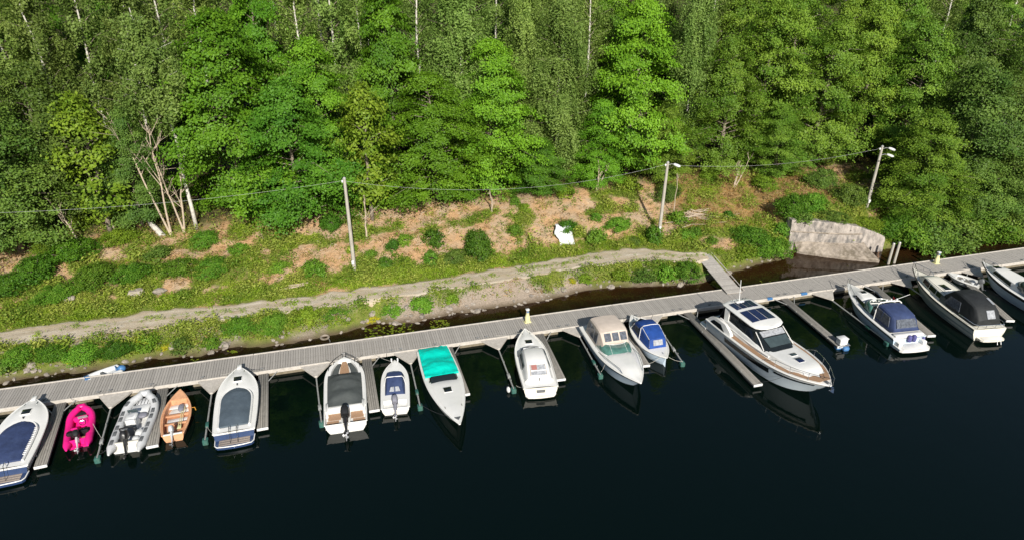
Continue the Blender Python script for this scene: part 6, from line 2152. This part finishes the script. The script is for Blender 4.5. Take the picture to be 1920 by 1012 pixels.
arch = [(b.X(0.33), 1.24, zz + 0.08), (b.X(0.342), 1.14, zz + 0.75), (b.X(0.355), 1.0, zz + 1.26), (b.X(0.36), 0.8, zz + 1.39), (b.X(0.36), 0, zz + 1.43), (b.X(0.36), -0.8, zz + 1.39), (b.X(0.355), -1.0, zz + 1.26), (b.X(0.342), -1.14, zz + 0.75), (b.X(0.34), -1.24, zz + 0.08)]
ar = obj('radar_arch', MB().tube(arch, 0.05, 7), MT['gel'], b.t)
for y in (-0.6, -0.1, 0.3):
    obj('arch_light', MB().blob((b.X(0.363), y, zz + 1.52), 0.08, 0.08, 0.1, 8, 5), MT['whitep'], ar)
obj('antenna', MB().tube([(b.X(0.36), -0.2, zz + 1.45), (b.X(0.40), -1.9, zz + 1.7)], 0.018, 5), MT['whitep'], ar)
P, Q = [], []
for i in range(13):
    th = math.pi * i / 12
    P.append(Vector((b.X(0.40) + 0.22 * b.Lh * math.sin(th) ** 0.8, 1.2 * math.cos(th), zz + 0.22 + 0.22 * math.sin(th))))
    Q.append(Vector((b.X(0.40) + 0.14 * b.Lh * math.sin(th) ** 0.8, 1.08 * math.cos(th), zz + 0.86)))
o = obj('windscreen', MB().loft([P, Q], False, False, False), MT['green_glass'], b.t, 60)
o.modifiers.new('thick', 'SOLIDIFY').thickness = 0.02
obj('screen_frame', MB().tube(Q, 0.028, 6), MT['gel'], b.t)
obj('cockpit_sole', MB().cbox(b.X(0.36), b.X(0.56), -0.98, 0.98, zz + 0.05, zz + 0.15, 0.02), MT['blackp'], b.t)
seat(b, MT['whitep'], 0.42, 0.4, zz + 0.1, 0.5, 0.5, 0.25, 0.3)
obj('helm', MB().cbox(b.X(0.47), b.X(0.53), -0.85, -0.1, zz + 0.1, zz + 0.42, 0.05), MT['navy'], b.t)
b.pulpit(MT['chrome'], 0.60, 0.5, 0.018, 12, 3)
b.transom_platform(MT['gel'], 1.0, 0.42, 0.96, None, MT['deck'], 0.2, 1)
for y in (0.1, -0.28):
    fender(b, -0.015, y, 0.88, MT['fender'], 0.17, 0.62)
obj('stern_bench', MB().cbox(b.X(0.0), b.X(0.05), -1.2, 1.2, 0.75, 1.14, 0.05), MT['gel'], b.t)
fender(b, -0.01, -1.15, 0.62, MT['fender'], 0.12, 0.55)
for s_ in (1, -1):
    obj('stern_step', MB().cbox(b.X(-0.06), b.X(0.01), s_ * 1.02 - 0.16, s_ * 1.02 + 0.16, 0.42, 0.75, 0.04), MT['gel'], b.t)
obj('flag_staff', MB().tube([(b.X(0.50), -1.15, zz + 0.5), (b.X(0.51), -1.25, zz + 1.1)], 0.016, 5), MT['chrome'], b.t)
obj('pennant', MB().panel([(b.X(0.51), -1.24, zz + 1.1), (b.X(0.51), -1.24, zz + 0.85), (b.X(0.475), -1.18, zz + 0.88), (b.X(0.47), -1.2, zz + 1.04)], 0.01), MT['red'], b.t, 0)

# ---- cabin cruiser with black canopy
b14 = Boat('cabin_cruiser', 'cream cabin cruiser with black canopy and dark cabin windows', (1862, 640), (1712, 503), 2.95, 1.0, 1.5, 0.2, None, 0.40, 2.2, 0.93, setback=0.6)
b = b14
b.hull(MT['gel2'])
zf = lambda t, u: 0.06 * (1 - u * u) + 0.55 * smooth(t, 0.42, 0.425) * (1 - smooth(t, 0.74, 0.86)) * (1 - smooth(abs(u), 0.64, 0.74))
b.deck(MT['gel2'], zf, (0.42,), (0.64, 0.74))
b.rail(MT['blackp'], 0.05)
b.band(0.07, 0.17, MT['greyhull'])
b.band(0.45, 1.0, MT['greyhull'], 'lower_hull', 0, 0.97, 0.008)
for s_ in (1, -1):
    for ta, tb in ((0.44, 0.53), (0.545, 0.635), (0.65, 0.74)):
        b.pane(MT['glass'], 'cabin_window', [(b.X(q), s_ * b.half(q) * w, b.sheer(q) + zf(q, 0) * h + 0.04) for q, w, h in ((ta, 0.735, 0.2), (tb, 0.735, 0.2), (tb, 0.665, 0.78), (ta, 0.665, 0.78))], 0.06)
b.pane(MT['smoke'], 'front_window', [(b.X(0.785), 0.5, b.sheer(0.78) + 0.46), (b.X(0.785), -0.5, b.sheer(0.78) + 0.46), (b.X(0.825), -0.46, b.sheer(0.82) + 0.24), (b.X(0.825), 0.46, b.sheer(0.82) + 0.24)], 0.05)
b.hatch(0.56, 0.12, 0.95, 0.55, MT['glass'], zf)
zz = b.sheer(0.3)
b.tent(MT['black'], 'canopy', [(0.035, 1.08, 0.92, zz + 0.05, zz + 0.5), (0.075, 1.16, 0.95, zz + 0.05, zz + 1.1), (0.13, 1.18, 0.96, zz + 0.05, zz + 1.40), (0.27, 1.2, 1.0, zz + 0.08, zz + 1.62), (0.28, 1.2, 1.0, zz + 0.08, zz + 1.61), (0.36, 1.2, 1.0, zz + 0.08, zz + 1.50), (0.44, 1.16, 0.96, zz + 0.3, zz + 0.78)])
b.pane(MT['vinyl'], 'canopy_window', [(b.X(0.075), 0.20, zz + 1.14), (b.X(0.075), -0.46, zz + 1.14), (b.X(0.035), -0.46, zz + 0.6), (b.X(0.035), 0.20, zz + 0.6)], 0.07)
for s_ in (1, -1):
    b.pane(MT['vinyl_dim'], 'side_window', [(b.X(0.22), s_ * 1.18, zz + 0.3), (b.X(0.40), s_ * 1.19, zz + 0.3), (b.X(0.36), s_ * 1.07, zz + 1.02), (b.X(0.24), s_ * 1.06, zz + 1.05)], 0.06)
    b.pane(MT['smoke'], 'cockpit_screen', [(b.X(0.36), s_ * 1.22, zz + 0.08), (b.X(0.46), s_ * 1.16, zz + 0.08), (b.X(0.46), s_ * 1.1, zz + 0.62), (b.X(0.40), s_ * 1.12, zz + 0.62)], 0.03)
    obj('grab_rail', MB().tube([(b.X(0.45), s_ * 0.82, b.sheer(0.45) + 0.68), (b.X(0.6), s_ * 0.8, b.sheer(0.6) + 0.7), (b.X(0.72), s_ * 0.66, b.sheer(0.7) + 0.66)], 0.02, 5), MT['chrome'], b.t)
obj('roof_patch', MB().panel([(b.X(0.20), -0.62, zz + 1.57), (b.X(0.12), -0.62, zz + 1.41), (b.X(0.12), -0.84, zz + 1.37), (b.X(0.20), -0.86, zz + 1.53)], 0.02), MT['vinyl'], b.t, 0)
b.pulpit(MT['chrome'], 0.80, 0.55, 0.02, 10, 3)
st = obj('stern_rail', MB().tube([(b.X(0.2), 1.3, zz + 0.28), (b.X(0.03), 1.25, zz + 0.28), (b.X(0.0), 1.0, zz + 0.28), (b.X(-0.005), -1.0, zz + 0.28), (b.X(0.03), -1.25, zz + 0.28), (b.X(0.2), -1.3, zz + 0.28)], 0.03, 6), MT['chrome'], b.t)
for y in (1.1, 0.4, -0.4, -1.1):
    obj('rail_post', MB().tube([(b.X(0.005), y, zz - 0.05), (b.X(0.0), y, zz + 0.28)], 0.02, 5), MT['chrome'], st)
b.transom_platform(MT['gel2'], 0.7, 0.36, 0.75, None, MT['deck'], 0.12, 1)
fender(b, 0.12, -1.42, 0.85, MT['whitep'], 0.14, 0.5)
obj('boarding_ladder', MB().tube([(b.X(-0.06), -0.3, 0.42), (b.X(-0.09), -0.3, -0.2)], 0.02, 5).tube([(b.X(-0.06), -0.6, 0.42), (b.X(-0.09), -0.6, -0.2)], 0.02, 5), MT['chrome'], b.t)

# ---- rightmost cruiser, cut by the frame
b15 = Boat('cabin_cruiser', 'rightmost white cruiser cut off by the picture edge', (1995, 605), (1842, 491), 2.95, 1.0, 1.4, 0.25, None, 0.40, 2.2, 0.95, setback=0.6)
b = b15
b.hull(MT['paleblue'])
zf = lambda t, u: 0.06 * (1 - u * u) + 0.42 * smooth(t, 0.36, 0.42) * (1 - smooth(t, 0.74, 0.93)) * (1 - smooth(abs(u), 0.60, 0.74))
b.deck(MT['gel'], zf, (), (0.6, 0.74))
b.rail(MT['blackp'], 0.05)
b.band(0.1, 0.22, MT['blackp'])
for s_ in (1, -1):
    b.pane(MT['glass'], 'cabin_window', [(b.X(0.48), s_ * b.half(0.48) * 0.745, b.sheer(0.48) + 0.14), (b.X(0.76), s_ * b.half(0.76) * 0.74, b.sheer(0.76) + 0.14), (b.X(0.74), s_ * b.half(0.74) * 0.64, b.sheer(0.74) + 0.36), (b.X(0.5), s_ * b.half(0.5) * 0.64, b.sheer(0.5) + 0.42)], 0.06)
b.hatch(0.79, 0.15, 0.5, 0.6, MT['glass'], zf)
zz = b.sheer(0.4)
P, Q = [], []
for i in range(13):
    th = math.pi * i / 12
    P.append(Vector((b.X(0.26) + 0.24 * b.Lh * math.sin(th) ** 0.8, 1.18 * math.cos(th), zz + 0.2 + 0.25 * math.sin(th))))
    Q.append(Vector((b.X(0.26) + 0.14 * b.Lh * math.sin(th) ** 0.8, 1.06 * math.cos(th), zz + 0.95)))
o = obj('windscreen', MB().loft([P, Q], False, False, False), MT['smoke'], b.t, 60)
o.modifiers.new('thick', 'SOLIDIFY').thickness = 0.02
obj('screen_frame', MB().tube(Q, 0.03, 6), MT['gel'], b.t)
b.tent(MT['navy'], 'canopy', [(0.03, 1.15, 1.0, zz + 0.05, zz + 0.8), (0.10, 1.15, 1.0, zz + 0.05, zz + 1.1), (0.28, 1.15, 1.0, zz + 0.1, zz + 1.15)])
obj('deck_box', MB().cbox(b.X(0.4), b.X(0.46), -0.3, 0.3, zz + 0.45, zz + 0.6, 0.04), MT['blackp'], b.t)
b.pulpit(MT['chrome'], 0.84, 0.3, 0.016, 8, 2)

# ---- small white dinghy lying between the black canopy cruiser and its walkway
b16 = Boat('dinghy', 'small white dinghy tucked behind the black canopy cruiser', (1836, 538), (1778, 512), 1.35, 0.42, 0.55, 0.15, None, 0.4, 2.4, 0.9)
b16.hull(MT['gel'])
b16.deck(MT['gel'], lambda t, u: (-0.26 if abs(u) < 0.8 and 0.05 < t < 0.72 else 0.02), (0.05, 0.72), (0.8,), name='inner_shell')
b16.rail(MT['gel'], 0.05)
for tt in (0.22, 0.52):
    b16.box(MT['whitep'], 'thwart', tt, 0, 0.3, 0.36, 0.28, b16.half(tt) * 1.6, 0.015)
b16.patch(MT['gel'], 'bow_deck', 0.725, 0.97, -0.9, 0.9, 0.03, 0.03)
b16.motor(0.0, 0.0, 0.46, 20, 0.7, MT['greyp'], MT['greyp'])

# ---- white and blue dinghy on the land side of the pier
b17 = Boat('dinghy', 'white and blue inflatable dinghy floating between pier and bank', (226, 694), (156, 716), 1.3, 0.45, 0.6, 0.1, 0.25, 0.45, 2.6, 0.95)
for s_ in (1, -1):
    P = [Vector((b17.X(0.02), s_ * 0.45, 0.24)), Vector((b17.X(0.3), s_ * 0.46, 0.25)), Vector((b17.X(0.6), s_ * 0.44, 0.27)), Vector((b17.X(0.8), s_ * 0.32, 0.32)), Vector((b17.X(0.93), s_ * 0.12, 0.38))]
    obj('buoyancy_tube', MB().tube([Vector((b17.X(-0.04), s_ * 0.45, 0.25))] + P, [0.06, 0.2, 0.2, 0.2, 0.19, 0.16], 10), MT['whitep'], b17.t, 60)
    obj('tube_cuff', MB().tube([P[-1] + Vector((-0.25, s_ * 0.1, -0.03)), P[-1] + Vector((0.04, 0, 0.01))], 0.185, 10), MT['bluef'], b17.t, 60)
obj('floor', MB().cbox(b17.X(0.05), b17.X(0.85), -0.36, 0.36, 0.05, 0.14, 0.03), MT['whitep'], b17.t)
obj('thwart', MB().cbox(b17.X(0.42), b17.X(0.52), -0.42, 0.42, 0.32, 0.38, 0.02), MT['greyp'], b17.t)
obj('transom', MB().cbox(b17.X(0.07), b17.X(0.10), -0.35, 0.35, 0.05, 0.45, 0.02), MT['bluef'], b17.t)
obj('stern_buoy', MB().blob((b17.X(-0.03), 0.15, 0.32), 0.3, 0.26, 0.26, 12, 8), MT['bluef'], b17.t)

# ---- white box on blue floats at the end of the long walkway
w = sight(1578, 647, 0.2)
t = thing('float_raft', 'white box on blue floats at the long walkway\'s outer end', 'raft', (w.x, w.y, 0), PANG)
for (x, y) in ((-0.28, 0), (0.1, -0.32), (0.42, 0.1)):
    obj('float', MB().blob((x, y, 0.12), 0.3, 0.25, 0.2, 10, 6, 0.8), MT['bluef'], t)
obj('deck_plate', MB().cbox(-0.5, 0.5, -0.35, 0.35, 0.3, 0.36, 0.02), MT['greyp'], t)
obj('box', MB().cbox(-0.38, 0.3, -0.25, 0.3, 0.362, 0.85, 0.05), MT['whitep'], t)
obj('lid', MB().cbox(-0.41, 0.33, -0.28, 0.33, 0.852, 0.91, 0.03), MT['whitep'], t)

# ------------------------------------------------------------------ mooring ropes
bpy.context.view_layer.update()


def pier_pt(px, off=0.15):
    a = a_at(px, -PHW, PZ)
    return ab2w(a, -PHW + off, PZ + 0.1)


for (bt, t_, y, px, lab, m) in ((b1, 0.96, -0.2, 92, 'dark rope from the leftmost boat\'s bow to the pier', 'darkrope'), (b5, 0.97, -0.2, 488, 'dark rope from the slate covered boat\'s bow to pier', 'darkrope'), (b5, 0.97, 0.2, 415, 'rope left of the slate covered boat\'s bow', 'rope'),
                                (b6, 0.93, 0.5, 612, 'left bow rope of the teak decked boat', 'darkrope'), (b6, 0.93, -0.5, 680, 'right bow rope of the teak decked boat', 'darkrope'), (b7, 0.97, 0.15, 700, 'pale rope from the smallest boat\'s bow to the walkway root', 'rope'),
                                (b9, 0.95, 0.2, 930, 'bow rope of the white hardtop boat', 'rope'), (b2, 0.97, 0.0, 128, 'rope from the pink dinghy\'s bow to the pier', 'rope'), (b3, 0.97, -0.1, 292, 'dark rope from the grey inflatable\'s bow', 'darkrope'),
                                (b11, 0.97, 0.0, 1160, 'dark bow rope of the royal blue canopy boat', 'darkrope'), (b13, 0.97, 0.3, 1570, 'left bow rope of the navy canopy cruiser', 'darkrope'), (b14, 0.97, -0.3, 1768, 'right bow rope of the black canopy cruiser', 'darkrope')):
    bt.rope(t_, y, pier_pt(px), lab, 0.12, m)
for (bt, t_, y, (px, py), lab) in ((b9, 0.04, 1.0, (968, 722), 'rope from the hardtop boat\'s stern to the boom float'), (b5, 0.02, 1.2, (389, 800), 'rope from the slate covered boat\'s stern to its boom'), (b11, 0.06, -0.1, (1280, 677), 'rope from the royal blue canopy boat\'s stern to the right boom'),
                                   (b11, 0.06, 0.1, (1212, 682), 'rope from the royal blue canopy boat\'s stern to the left walkway'), (b12, 0.80, -1.2, (1422, 716), 'rope from the large yacht\'s bow to the long walkway'), (b8, 0.9, -0.5, (790, 758), 'rope from the tarpaulin boat\'s bow to the boom float'),
                                   (b3, 0.05, 0.9, (184, 850), 'rope from the grey inflatable\'s stern to the left boom'), (b2, 0.4, -0.8, (192, 822), 'rope from the pink dinghy to the boom on its right'), (b10, 0.62, -1.25, (1127, 696), 'rope down from the beige canopy boat to its boom')):
    bt.rope(t_, y, sight(px, py, 0.35), lab, 0.15, 'darkrope' if bt in (b8, b3, b12) else 'rope')
